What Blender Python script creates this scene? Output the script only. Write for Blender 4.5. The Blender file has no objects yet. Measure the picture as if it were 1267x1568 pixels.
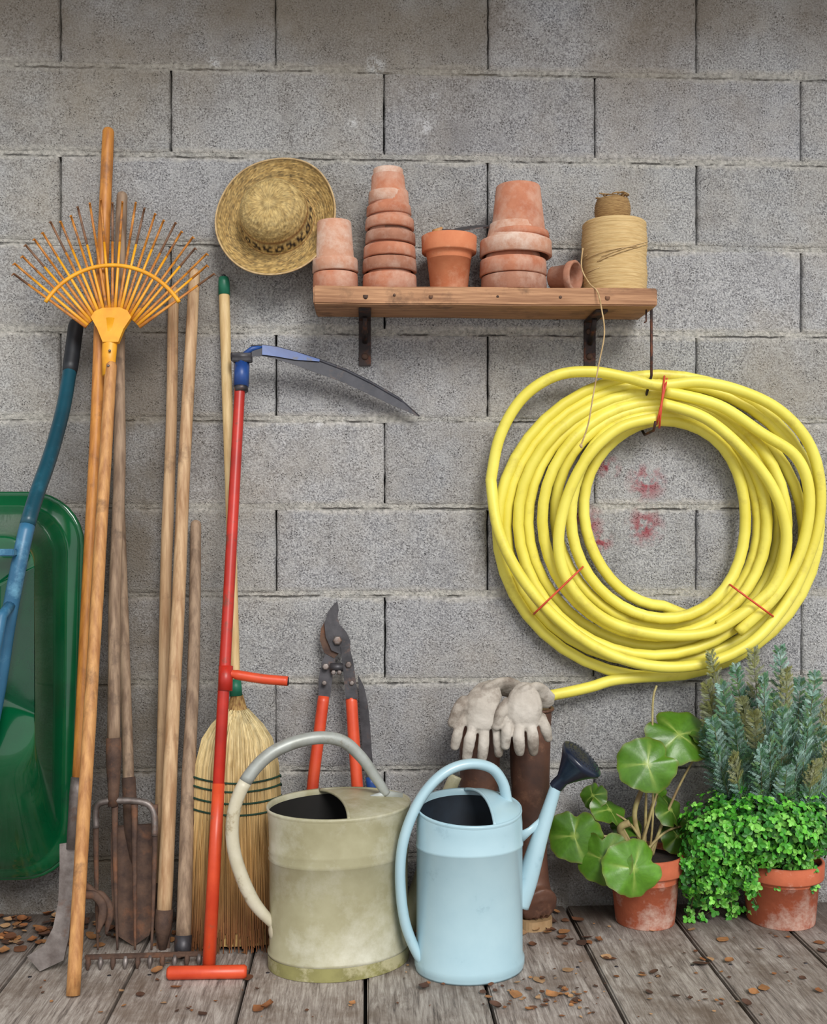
import bpy, bmesh, math, random
from mathutils import Vector, Matrix, noise as mnoise
random.seed(7)
R=random.random
def U(a,b): return a+(b-a)*random.random()
V=Vector
scene=bpy.context.scene
try:
    scene.view_settings.view_transform='Standard'
    scene.view_settings.look='None'
except Exception: pass

# ------------------------------------------------------------------ survey
# metric survey of the place: wall plane y=0, floor z=0, viewpoint 2.6 m away
PSI=math.radians(2.5); FOC=1690.0; H0=0.91; D0=2.6
CAM=V((0,-D0,H0))
FW=V((math.sin(PSI),math.cos(PSI),0)); RT=V((math.cos(PSI),-math.sin(PSI),0)); UP=V((0,0,1))
def ray(u,v): return FW+RT*((u-633.5)/FOC)+UP*(-(v-800)/FOC)
def P(u,v,y):
    d=ray(u,v); return CAM+d*((y+D0)/d.y)
def F(u,v,z=0.0):
    d=ray(u,v); return CAM+d*((z-H0)/d.z)
def S(y): return (y+D0)/FOC
class Lean:
    """plane of a tool leaning from floor point A up to point B"""
    def __init__(s,A,B):
        s.A=A; s.B=B; s.n=V((1,0,0)).cross(B-A).normalized()
        if s.n.y>0: s.n=-s.n
    def __call__(s,u,v,off=0.0):
        d=ray(u,v); A=s.A+s.n*off
        return CAM+d*((A-CAM).dot(s.n)/d.dot(s.n))

def lin(c):
    c=c/255.0
    return c/12.92 if c<=0.04045 else ((c+0.055)/1.055)**2.4
def C(r,g,b): return (lin(r),lin(g),lin(b),1.0)

# ------------------------------------------------------------------ materials
def mat(name,c1,c2=None,scale=20,stretch=(1,1,1),rough=.7,metal=0.0,bump=0.0,bscale=None,c3=None,c3s=5,c3t=(.5,.6),attr=False,coat=0,spec=.5,detail=6,bstretch=None):
    m=bpy.data.materials.new(name); m.use_nodes=True
    nt=m.node_tree; N=nt.nodes; Lk=nt.links
    b=N['Principled BSDF']
    b.inputs['Roughness'].default_value=rough; b.inputs['Metallic'].default_value=metal
    b.inputs['Coat Weight'].default_value=coat; b.inputs['Specular IOR Level'].default_value=spec
    tc=N.new('ShaderNodeTexCoord'); mp=N.new('ShaderNodeMapping'); mp.inputs['Scale'].default_value=stretch
    Lk.new(tc.outputs['Object'],mp.inputs['Vector'])
    nz=N.new('ShaderNodeTexNoise'); nz.inputs['Scale'].default_value=scale; nz.inputs['Detail'].default_value=detail; nz.inputs['Roughness'].default_value=.6
    Lk.new(mp.outputs['Vector'],nz.inputs['Vector'])
    rp=N.new('ShaderNodeMapRange'); rp.inputs['From Min'].default_value=.35; rp.inputs['From Max'].default_value=.65
    Lk.new(nz.outputs['Fac'],rp.inputs['Value'])
    mx=N.new('ShaderNodeMix'); mx.data_type='RGBA'
    Lk.new(rp.outputs['Result'],mx.inputs['Factor'])
    if c2 is None: c2=tuple(x*.75 for x in c1[:3])+(1,)
    if attr:
        at=N.new('ShaderNodeAttribute'); at.attribute_name='Col'
        ml=N.new('ShaderNodeMix'); ml.data_type='RGBA'; ml.blend_type='MULTIPLY'; ml.inputs['Factor'].default_value=1
        mx.inputs['A'].default_value=c1; mx.inputs['B'].default_value=c2
        Lk.new(at.outputs['Color'],ml.inputs['A']); Lk.new(mx.outputs['Result'],ml.inputs['B'])
        col=ml.outputs['Result']
    else:
        mx.inputs['A'].default_value=c1; mx.inputs['B'].default_value=c2
        col=mx.outputs['Result']
    if c3 is not None:
        n2=N.new('ShaderNodeTexNoise'); n2.inputs['Scale'].default_value=c3s; n2.inputs['Detail'].default_value=8; n2.inputs['Roughness'].default_value=.7
        Lk.new(tc.outputs['Object'],n2.inputs['Vector'])
        r2=N.new('ShaderNodeMapRange'); r2.inputs['From Min'].default_value=c3t[0]; r2.inputs['From Max'].default_value=c3t[1]
        Lk.new(n2.outputs['Fac'],r2.inputs['Value'])
        m2=N.new('ShaderNodeMix'); m2.data_type='RGBA'; m2.inputs['B'].default_value=c3
        Lk.new(r2.outputs['Result'],m2.inputs['Factor']); Lk.new(col,m2.inputs['A']); col=m2.outputs['Result']
    Lk.new(col,b.inputs['Base Color'])
    if bump>0:
        nb=N.new('ShaderNodeTexNoise'); nb.inputs['Scale'].default_value=bscale or scale; nb.inputs['Detail'].default_value=5
        if bstretch:
            m3=N.new('ShaderNodeMapping'); m3.inputs['Scale'].default_value=bstretch; Lk.new(tc.outputs['Object'],m3.inputs['Vector']); Lk.new(m3.outputs['Vector'],nb.inputs['Vector'])
        else: Lk.new(mp.outputs['Vector'],nb.inputs['Vector'])
        bp=N.new('ShaderNodeBump'); bp.inputs['Strength'].default_value=.8; bp.inputs['Distance'].default_value=bump
        Lk.new(nb.outputs['Fac'],bp.inputs['Height']); Lk.new(bp.outputs['Normal'],b.inputs['Normal'])
    return m

ZS=(30,30,1.6)
M={}
M['oak']=mat('pole_wood_orange',C(204,152,94),C(160,108,62),3,ZS,.6,bump=.0012,c3=C(112,78,50),c3s=9,c3t=(.58,.72))
M['oakg']=mat('pole_wood_grey',C(164,140,116),C(116,94,76),3,ZS,.75,bump=.0016,c3=C(84,68,58),c3s=9,c3t=(.55,.7))
M['oakp']=mat('pole_wood_tan',C(204,172,134),C(158,120,84),3,ZS,.65,bump=.0014,c3=C(122,94,70),c3s=8,c3t=(.56,.7))
M['pale']=mat('pole_wood_pale',C(216,190,140),C(190,158,108),3,ZS,.55,bump=.001)
M['orangewood']=mat('pole_wood_lacquered',C(204,138,62),C(164,102,44),3,ZS,.5,bump=.001,c3=C(130,84,46),c3s=12,c3t=(.55,.7))
M['rust']=mat('rusted_steel',C(104,80,66),C(70,54,48),30,rough=.8,metal=.3,bump=.002,bscale=80,c3=C(126,86,62),c3s=12,c3t=(.52,.66))
M['steel']=mat('worn_steel',C(142,134,130),C(96,86,82),25,rough=.5,metal=.6,bump=.001,bscale=60,c3=C(110,78,60),c3s=14,c3t=(.55,.7))
M['dark']=mat('dark_steel',C(70,68,72),C(40,38,42),25,rough=.45,metal=.3,bump=.0006,bscale=60,c3=C(96,70,58),c3s=20,c3t=(.56,.7))
M['blade']=mat('scythe_blade_steel',C(58,58,66),C(36,38,48),25,rough=.55,metal=.0,bump=.0006,bscale=60,c3=C(90,74,66),c3s=24,c3t=(.56,.7))
M['black']=mat('black_rubber',C(28,32,38),C(18,20,24),25,rough=.5)
M['yellowp']=mat('yellow_plastic',C(236,170,36),C(216,144,22),18,rough=.45)
M['tine']=mat('rake_tine',C(206,136,44),C(168,100,36),40,rough=.5,c3=C(120,80,50),c3s=30,c3t=(.55,.65))
M['tinet']=mat('rake_tine_tip',C(140,98,66),C(104,76,58),40,rough=.6)
M['red']=mat('red_paint',C(192,46,32),C(162,34,24),12,rough=.38,c3=C(120,60,44),c3s=26,c3t=(.56,.66))
M['orangered']=mat('orange_red_paint',C(216,82,46),C(192,60,32),12,rough=.38,c3=C(150,90,66),c3s=26,c3t=(.60,.7))
M['bluep']=mat('blue_paint',C(36,80,150),C(26,58,118),14,rough=.4,c3=C(60,60,70),c3s=40,c3t=(.56,.66))
M['teal']=mat('teal_tube_paint',C(18,72,88),C(12,56,70),8,rough=.35,c3=C(46,104,124),c3s=6,c3t=(.55,.7))
M['blue']=mat('blue_tube_paint',C(54,110,144),C(38,90,122),8,rough=.4,c3=C(98,150,176),c3s=10,c3t=(.55,.7))
M['green']=mat('green_tray_enamel',C(5,88,50),C(3,70,40),5,rough=.18,coat=.6,c3=C(12,66,44),c3s=7,c3t=(.55,.7))
M['greencap']=mat('green_cap',C(30,118,90),C(20,90,66),14,rough=.45)
M['straw']=mat('broom_straw',(1,1,1,1),(.72,.66,.55,1),4,ZS,.75,attr=True)
M['broomcore']=mat('broom_core_straw',C(190,156,96),C(120,80,42),4,(60,60,2),.8,bump=.003)
M['twinegreen']=mat('stitch_twine',C(24,64,46),C(18,46,34),40,rough=.8)
M['canol']=mat('olive_can_paint',C(170,166,136),C(144,138,106),7,rough=.42,metal=.0,bump=.0006,bscale=12,c3=C(194,192,174),c3s=5,c3t=(.44,.66))
M['canols']=mat('olive_can_base',C(148,144,92),C(122,118,74),16,rough=.5,c3=C(176,170,134),c3s=14,c3t=(.5,.6))
M['zinc']=mat('zinc_handle',C(172,177,174),C(142,144,136),14,rough=.42,metal=.2,c3=C(130,126,110),c3s=18,c3t=(.54,.66))
M['zincb']=mat('handle_lower',C(204,198,178),C(186,178,152),14,rough=.42,c3=C(140,122,88),c3s=22,c3t=(.56,.68))
M['canbl']=mat('pale_blue_enamel',C(172,202,212),C(160,192,204),6,rough=.3,coat=.15,c3=C(134,166,180),c3s=12,c3t=(.6,.75))
M['canin']=mat('can_interior',C(26,40,54),C(12,18,26),9,rough=.7)  # shade inside the blue can is put into this dark colour
M['canin2']=mat('can_interior_dark',C(26,23,20),C(12,11,10),9,rough=.8)  # near black: shade inside the olive can, painted in
M['navy']=mat('rose_navy',C(26,38,60),C(16,24,40),14,rough=.28)
M['terra']=mat('terracotta',C(194,130,100),C(172,106,78),18,rough=.9,bump=.0008,bscale=90,c3=C(204,168,148),c3s=13,c3t=(.44,.70))
M['terra2']=mat('terracotta_pale',C(200,150,124),C(180,124,96),18,rough=.9,bump=.0008,bscale=90,c3=C(214,190,174),c3s=17,c3t=(.42,.66))
M['terra3']=mat('terracotta_brown',C(172,122,98),C(146,96,74),18,rough=.9,bump=.001,bscale=90,c3=C(188,154,136),c3s=15,c3t=(.46,.68))
M['terra4']=mat('terracotta_orange',C(208,132,92),C(192,110,72),14,rough=.85,bump=.0006,bscale=90,c3=C(218,164,132),c3s=11,c3t=(.5,.7))
M['terrag']=mat('terracotta_garden',C(194,104,70),C(172,86,56),14,rough=.85,bump=.0008,bscale=90,c3=C(216,180,164),c3s=11,c3t=(.50,.64))
M['soil']=mat('soil',C(52,40,32),C(30,24,20),60,rough=1,bump=.006,bscale=60)
M['shelf']=mat('shelf_pine',C(190,144,106),C(142,100,70),4,(1.8,40,40),.75,bump=.0025,c3=C(108,78,56),c3s=10,c3t=(.54,.7))
M['bracket']=mat('bracket_iron',C(64,54,52),C(40,36,38),25,rough=.6,metal=.5,c3=C(110,66,46),c3s=22,c3t=(.5,.64))
M['hat']=mat('hat_straw',(1,1,1,1),(.66,.60,.5,1),70,rough=.75,attr=True,bump=.003,bscale=120)
M['spool']=mat('sisal_twine',C(214,186,134),C(182,148,94),6,(6,6,160),.85,bump=.0014,bscale=5)
M['spoold']=mat('jute_twine',C(170,138,90),C(126,94,56),6,(14,14,120),.9,bump=.002,bscale=6)
M['string']=mat('string',C(206,180,136),C(170,140,96),60,rough=.9)
M['hose']=mat('hose_yellow',C(236,226,100),C(222,208,76),6,rough=.45,c3=C(196,180,76),c3s=11,c3t=(.54,.72))
M['tie']=mat('red_tie_wire',C(214,80,48),C(190,60,36),30,rough=.5)
M['glove']=mat('glove_leather',C(196,189,179),C(158,149,138),14,rough=.9,bump=.0025,bscale=70,c3=C(118,106,95),c3s=12,c3t=(.48,.64))
M['boot']=mat('boot_leather_brown',C(100,66,50),C(68,46,38),10,rough=.55,bump=.003,bscale=14,c3=C(124,88,68),c3s=12,c3t=(.54,.68))
M['sole']=mat('boot_sole_tan',C(176,146,108),C(146,116,80),20,rough=.8,bump=.001)
M['leaf']=mat('begonia_leaf',(1,1,1,1),(.74,.8,.66,1),30,rough=.35,attr=True,bump=.001,bscale=60)
M['stem']=mat('plant_stem',C(110,112,72),C(84,82,54),20,rough=.7)
M['stemp']=mat('begonia_stem_pinkish',C(170,160,106),C(134,112,76),30,rough=.6)
M['herb']=mat('herb_leaf',(1,1,1,1),(.75,.8,.7,1),40,rough=.5,attr=True)
M['conifer']=mat('conifer_needle',(1,1,1,1),(.8,.84,.82,1),40,rough=.65,attr=True)
M['deadleaf']=mat('dead_leaf',(1,1,1,1),(.7,.66,.6,1),60,rough=.8,attr=True)
M['shade_roof']=mat('shade_roof_boards',C(120,100,82),C(84,68,54),4,(2,30,30),.85,bump=.002)

# ------------------------------------------------------------------ mesh builder
def cr(pts,n):
    """catmull-rom through tuples of any dimension"""
    pts=[tuple(p) for p in pts]
    out=[]; k=len(pts)
    for i in range(k-1):
        p0=pts[max(i-1,0)];p1=pts[i];p2=pts[i+1];p3=pts[min(i+2,k-1)]
        for j in range(n):
            t=j/n
            out.append(tuple(.5*((2*b)+(-a+c)*t+(2*a-5*b+4*c-d)*t*t+(-a+3*b-3*c+d)*t**3) for a,b,c,d in zip(p0,p1,p2,p3)))
    out.append(pts[-1]); return out
class B:
    def __init__(s): s.v=[];s.f=[];s.mi=[];s.sm=[];s.c=[];s.mats=[]
    def m(s,name):
        if name not in s.mats: s.mats.append(name)
        return s.mats.index(name)
    def add(s,vs,fs,mt,smooth=True,cols=None):
        o=len(s.v); k=s.m(mt)
        s.v.extend([tuple(x) for x in vs])
        s.c.extend(cols if cols else [(1,1,1)]*len(vs))
        for f in fs:
            s.f.append(tuple(i+o for i in f)); s.mi.append(k); s.sm.append(smooth)
    def tube(s,path,r,mt,seg=12,n0=None,ry=1.0,caps=True,closed=False,col=None):
        path=[V(p) for p in path]; n=len(path)
        if not isinstance(r,(list,tuple)): r=[r]*n
        T=[]
        for i in range(n):
            a=path[i-1] if (i>0 or closed) else path[i]; b=path[(i+1)%n] if (i<n-1 or closed) else path[i]
            t=(b-a); T.append(t.normalized() if t.length>1e-9 else V((0,0,1)))
        nn=n0 or (V((1,0,0)) if abs(T[0].x)<.8 else V((0,0,1)))
        vs=[];fs=[]
        for i in range(n):
            nn=(nn-T[i]*nn.dot(T[i])).normalized(); bb=T[i].cross(nn)
            for k in range(seg):
                a=2*math.pi*k/seg
                vs.append(path[i]+nn*math.cos(a)*r[i]+bb*math.sin(a)*r[i]*ry)
        for i in range(n if closed else n-1):
            j=(i+1)%n
            for k in range(seg):
                l=(k+1)%seg
                fs.append((i*seg+k,i*seg+l,j*seg+l,j*seg+k))
        if caps and not closed:
            fs.append(tuple(range(seg-1,-1,-1))); fs.append(tuple((n-1)*seg+k for k in range(seg)))
        s.add(vs,fs,mt,True,[col]*len(vs) if col else None)
    def lathe(s,prof,org,mt,Mx=None,seg=40,sx=1,sy=1,colf=None,mts=None):
        vs=[];fs=[];cols=[]
        for j,(r,z) in enumerate(prof):
            for k in range(seg):
                a=2*math.pi*k/seg
                p=V((r*sx*math.cos(a),r*sy*math.sin(a),z))
                if Mx is not None: p=Mx@p
                vs.append(p+org)
                if colf: cols.append(colf(j,k,r,z,a))
        for j in range(len(prof)-1):
            for k in range(seg):
                l=(k+1)%seg
                fs.append((j*seg+k,j*seg+l,(j+1)*seg+l,(j+1)*seg+k))
        s.add(vs,fs,mt,True,cols if colf else None)
    def bm(s,bmo,mt,smooth=False):
        bmo.verts.index_update()
        s.add([v.co.copy() for v in bmo.verts],[[v.index for v in f.verts] for f in bmo.faces],mt,smooth); bmo.free()
    def box(s,c,size,mt,Mx=None,bev=.002):
        b=bmesh.new(); bmesh.ops.create_cube(b,size=1)
        bmesh.ops.scale(b,vec=size,verts=b.verts)
        if bev>0: bmesh.ops.bevel(b,geom=b.edges[:],offset=bev,segments=2,affect='EDGES')
        if Mx is not None: bmesh.ops.transform(b,matrix=Mx.to_4x4(),verts=b.verts)
        bmesh.ops.translate(b,vec=c,verts=b.verts); s.bm(b,mt)
    def ribbon(s,A,Bp,th,nrm,mt):
        """plate between two edge polylines with thickness"""
        n=len(A); vs=[]
        for a,b in zip(A,Bp): vs+= [a+nrm*th/2,b+nrm*th/2,b-nrm*th/2,a-nrm*th/2]
        fs=[]
        for i in range(n-1):
            for k in range(4):
                l=(k+1)%4; fs.append((i*4+k,i*4+l,(i+1)*4+l,(i+1)*4+k))
        fs.append((3,2,1,0)); o=(n-1)*4; fs.append((o,o+1,o+2,o+3))
        s.add(vs,fs,mt,False)
    def poly(s,pts,th,nrm,mt):
        n=len(pts); vs=[p+nrm*th/2 for p in pts]+[p-nrm*th/2 for p in pts]
        fs=[tuple(range(n)),tuple(range(2*n-1,n-1,-1))]
        for i in range(n):
            j=(i+1)%n; fs.append((i,n+i,n+j,j))
        s.add(vs,fs,mt,False)
    def ball(s,c,r,mt,sc=(1,1,1)):
        b=bmesh.new(); bmesh.ops.create_uvsphere(b,u_segments=16,v_segments=10,radius=r)
        bmesh.ops.scale(b,vec=sc,verts=b.verts); bmesh.ops.translate(b,vec=c,verts=b.verts); s.bm(b,mt,True)
    def done(s,name,origin=None,fix=True):
        me=bpy.data.meshes.new(name)
        if origin is None:
            xs=[v[0] for v in s.v];ys=[v[1] for v in s.v];zs=[v[2] for v in s.v]
            origin=V(((min(xs)+max(xs))/2,(min(ys)+max(ys))/2,min(zs)))
        me.from_pydata([V(v)-origin for v in s.v],[],s.f)
        for k in s.mats: me.materials.append(M[k])
        me.polygons.foreach_set('material_index',s.mi); me.polygons.foreach_set('use_smooth',s.sm)
        ca=me.color_attributes.new('Col','FLOAT_COLOR','POINT')
        fl=[]
        for c in s.c: fl+= [c[0],c[1],c[2],1.0]
        ca.data.foreach_set('color',fl)
        me.update()
        if fix:
            b=bmesh.new(); b.from_mesh(me); bmesh.ops.recalc_face_normals(b,faces=b.faces[:]); b.to_mesh(me); b.free()
        ob=bpy.data.objects.new(name,me); ob.location=origin; scene.collection.objects.link(ob)
        return ob
def lerp(a,b,t): return a+(b-a)*t
def pole(b,A,Bt,r,mt,wob=.002,r2=None,seed=0):
    n=26; pts=[];rs=[]; r2=r2 or r
    for i in range(n):
        t=i/(n-1); p=A.lerp(Bt,t)
        w=mnoise.noise_vector(V((seed*7.3,t*3,1.1)))
        pts.append(p+V((w.x,w.y*.4,0))*wob*2*math.sin(math.pi*t)); rs.append(lerp(r,r2,t)*(1+.05*mnoise.noise(V((seed,t*9,5)))))
    d=(Bt-A).normalized()
    pts+= [Bt+d*r2*.5,Bt+d*r2*.8]; rs+= [r2*.8,r2*.35]
    b.tube(pts,rs,mt,14)

# ------------------------------------------------------------------ wall
def mathn(N,Lk,op,a,b=None,c=None,clamp=False):
    n=N.new('ShaderNodeMath'); n.operation=op; n.use_clamp=clamp
    for i,x in enumerate((a,b,c)):
        if x is None: continue
        if isinstance(x,(int,float)): n.inputs[i].default_value=x
        else: Lk.new(x,n.inputs[i])
    return n.outputs[0]
def wall_material():
    m=bpy.data.materials.new('concrete_block'); m.use_nodes=True
    nt=m.node_tree;N=nt.nodes;Lk=nt.links;b=N['Principled BSDF']
    b.inputs['Roughness'].default_value=.95; b.inputs['Specular IOR Level'].default_value=.2
    geo=N.new('ShaderNodeNewGeometry'); pos=geo.outputs['Position']
    sep=N.new('ShaderNodeSeparateXYZ'); Lk.new(pos,sep.inputs[0])
    def nz(scale,det=4,rough=.6,vec=pos):
        n=N.new('ShaderNodeTexNoise'); n.inputs['Scale'].default_value=scale; n.inputs['Detail'].default_value=det; n.inputs['Roughness'].default_value=rough
        Lk.new(vec,n.inputs['Vector']); return n.outputs['Fac']
    def mr(v,a,b2,c=0,d=1):
        n=N.new('ShaderNodeMapRange'); Lk.new(v,n.inputs['Value'])
        for k,x in zip(('From Min','From Max','To Min','To Max'),(a,b2,c,d)): n.inputs[k].default_value=x
        return n.outputs['Result']
    def mul(a,b2): return mathn(N,Lk,'MULTIPLY',a,b2)
    def mix(f,a,b2,bt='MIX'):
        n=N.new('ShaderNodeMix'); n.data_type='RGBA'; n.blend_type=bt
        if isinstance(f,(int,float)): n.inputs['Factor'].default_value=f
        else: Lk.new(f,n.inputs['Factor'])
        for k,x in (('A',a),('B',b2)):
            if isinstance(x,tuple): n.inputs[k].default_value=x
            else: Lk.new(x,n.inputs[k])
        return n.outputs['Result']
    at=N.new('ShaderNodeAttribute'); at.attribute_name='Col'
    fine=nz(240,4,.7); mid=nz(24,6,.7); big=nz(2.2,6,.65)
    col=mix(mr(fine,.37,.63),C(112,112,115),C(202,202,202))
    # smoother cement skin patches, lighter
    col=mix(mul(mr(mid,.48,.64),.55),col,C(186,186,185))
    col=mix(mul(mr(nz(7,6,.7),.50,.66),.42),col,C(128,126,126))
    col=mix(mul(mr(big,.46,.66),.5),col,C(170,160,144))
    # open pits between aggregate
    vo=N.new('ShaderNodeTexVoronoi'); vo.inputs['Scale'].default_value=200; Lk.new(pos,vo.inputs['Vector'])
    pit=mul(mr(vo.outputs['Distance'],.32,.14),mr(nz(30,4),.45,.60))
    col=mix(mul(pit,.68),col,C(70,68,68))
    # mortar bands
    def bandd(amp,sc,offs):
        zz=mathn(N,Lk,'ADD',sep.outputs['Z'],mul(mathn(N,Lk,'SUBTRACT',nz(sc,5,.65),.5),amp))
        fr=mathn(N,Lk,'FRACT',mathn(N,Lk,'DIVIDE',mathn(N,Lk,'SUBTRACT',zz,0.125-.2055*.5-.2055*3+offs),.2055))
        return mul(mathn(N,Lk,'ABSOLUTE',mathn(N,Lk,'SUBTRACT',fr,.5)),.2055)
    d=bandd(.040,12,0)
    band=mul(mr(d,.019,.010),mr(nz(4,5),.34,.50))
    mort=mix(mr(nz(110,4),.35,.65),C(154,152,147),C(212,208,201))
    col=mix(mul(band,.85),col,mort)
    # broken dark crack along the bed joint
    crk=mul(mr(bandd(.012,20,-.005),.0028,.0010),mr(nz(6,5,.7),.46,.56))
    col=mix(mul(crk,.8),col,C(58,56,55))
    # brown staining high up; darker brown band behind the tools
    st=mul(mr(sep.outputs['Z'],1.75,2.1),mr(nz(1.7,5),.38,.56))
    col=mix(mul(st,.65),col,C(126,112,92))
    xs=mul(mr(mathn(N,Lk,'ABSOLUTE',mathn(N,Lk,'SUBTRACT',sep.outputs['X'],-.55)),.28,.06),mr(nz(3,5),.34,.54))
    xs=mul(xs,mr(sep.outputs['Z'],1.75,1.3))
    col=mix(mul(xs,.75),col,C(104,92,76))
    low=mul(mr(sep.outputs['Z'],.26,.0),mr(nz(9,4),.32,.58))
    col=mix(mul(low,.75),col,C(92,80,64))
    def spot(p,r,amt,ns,th):
        vd=N.new('ShaderNodeVectorMath'); vd.operation='DISTANCE'; Lk.new(pos,vd.inputs[0]); vd.inputs[1].default_value=p
        return mul(mul(mr(vd.outputs['Value'],r,r*.2),mr(nz(ns,4,.7),th,th+.12)),amt)
    for (u,v,r) in ((990,738,.055),(898,800,.05),(988,806,.055),(932,715,.035),(920,830,.035)):
        col=mix(spot(P(u,v,0),r,.85,30,.44),col,C(156,48,62))
    for (u,v,r) in ((575,100,.030),(651,192,.028),(665,150,.016),(540,187,.018),(488,651,.014),(328,97,.022)):
        col=mix(spot(P(u,v,0),r,.8,60,.44),col,C(220,220,220))
    mu=mix(1.0,col,at.outputs['Color'],'MULTIPLY')
    Lk.new(mu,b.inputs['Base Color'])
    hb=mathn(N,Lk,'ADD',mul(fine,1.0),mul(nz(60,4),.9))
    hb=mathn(N,Lk,'SUBTRACT',hb,mul(pit,.9))
    hb=mathn(N,Lk,'SUBTRACT',hb,mul(crk,1.0))
    bp=N.new('ShaderNodeBump'); bp.inputs['Strength'].default_value=.9; bp.inputs['Distance'].default_value=.0045
    Lk.new(hb,bp.inputs['Height']); Lk.new(bp.outputs['Normal'],b.inputs['Normal'])
    return m
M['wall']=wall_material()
b=B()
ZK=[0.125+.2055*k for k in range(-1,14)]
for ri in range(len(ZK)-1):
    k=ri-1; z0=max(ZK[ri],-.05); z1=ZK[ri+1]
    off=-.21 if (k%2)==1 else .045
    for ci in range(-6,6):
        x0=off+.5*ci; x1=x0+.5; g=U(.0011,.0028); gz=.003
        if R()<.25: g=.0005
        tint=U(.90,1.05); tb=U(-.015,.02)
        xs=[x0+g,x0+g+.003,x0+g+.009]+[x0+.5*t/12 for t in range(1,12)]+[x1-g-.009,x1-g-.003,x1-g]
        zs=[z0+gz,z0+gz+.003,z0+gz+.009]+[z0+(z1-z0)*t/10 for t in range(1,10)]+[z1-gz-.009,z1-gz-.003,z1-gz]
        nx=len(xs);nzn=len(zs); vs=[];fs=[]
        tilt=U(-.0015,.0015)
        for j,z in enumerate(zs):
            for i,x in enumerate(xs):
                e=min(i,nx-1-i); ez=min(j,nzn-1-j); ee=min(e,ez)
                y={0:.006,1:.0018,2:.0003}.get(ee,0)+tilt
                jx=0;jz=0
                if e<2: jx=.0022*mnoise.noise(V((x0*9,z*60,3)))+.0012*mnoise.noise(V((x0*9,z*160,8)))
                if ez<2: jz=.0035*mnoise.noise(V((x*38,z0*9,6)))
                y+= .0016*mnoise.noise(V((x*14,z*14,ri)))
                vs.append((x+jx,y,z+jz))
        for j in range(nzn-1):
            for i in range(nx-1): fs.append((j*nx+i,j*nx+i+1,(j+1)*nx+i+1,(j+1)*nx+i))
        ring=[i for i in range(nx)]+[j*nx+nx-1 for j in range(1,nzn)]+[(nzn-1)*nx+i for i in range(nx-2,-1,-1)]+[j*nx for j in range(nzn-2,0,-1)]
        o=len(vs)
        for q in ring: vs.append((vs[q][0],.05,vs[q][2]))
        L=len(ring)
        for q in range(L): fs.append((ring[q],o+q,o+(q+1)%L,ring[(q+1)%L]))
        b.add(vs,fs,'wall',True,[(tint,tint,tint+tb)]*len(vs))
    n=220; vs=[];fs=[]
    for i in range(n+1):
        x=-2.95+6.0*i/n
        for z in (z1-.008,z1+.008): vs.append((x,.0022+.0030*mnoise.noise(V((x*17,z1,2))),z))
    for i in range(n): fs.append((2*i,2*i+2,2*i+3,2*i+1))
    b.add(vs,fs,'wall',True,[(.95,.95,.93)]*len(vs))
b.add([(-3,.04,-.05),(3.1,.04,-.05),(3.1,.04,2.8),(-3,.04,2.8),(-3,.12,-.05),(3.1,.12,-.05),(3.1,.12,2.8),(-3,.12,2.8)],[(0,1,2,3),(4,5,6,7),(0,1,5,4),(1,2,6,5),(2,3,7,6),(3,0,4,7)],'wall',False,[(.25,.25,.25)]*8)
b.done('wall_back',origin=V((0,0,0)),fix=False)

# unseen roof, added to darken the top of the wall
b=B()
for i in range(6): b.box(V((0,-.10-.2*i,2.80)),(6.2,.195,.025),'shade_roof')
for x in (-2.2,-1.1,0.1,1.3,2.4): b.box(V((x,-.55,2.74)),(.07,1.25,.09),'shade_roof')
b.done('added_shade_roof')

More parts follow.
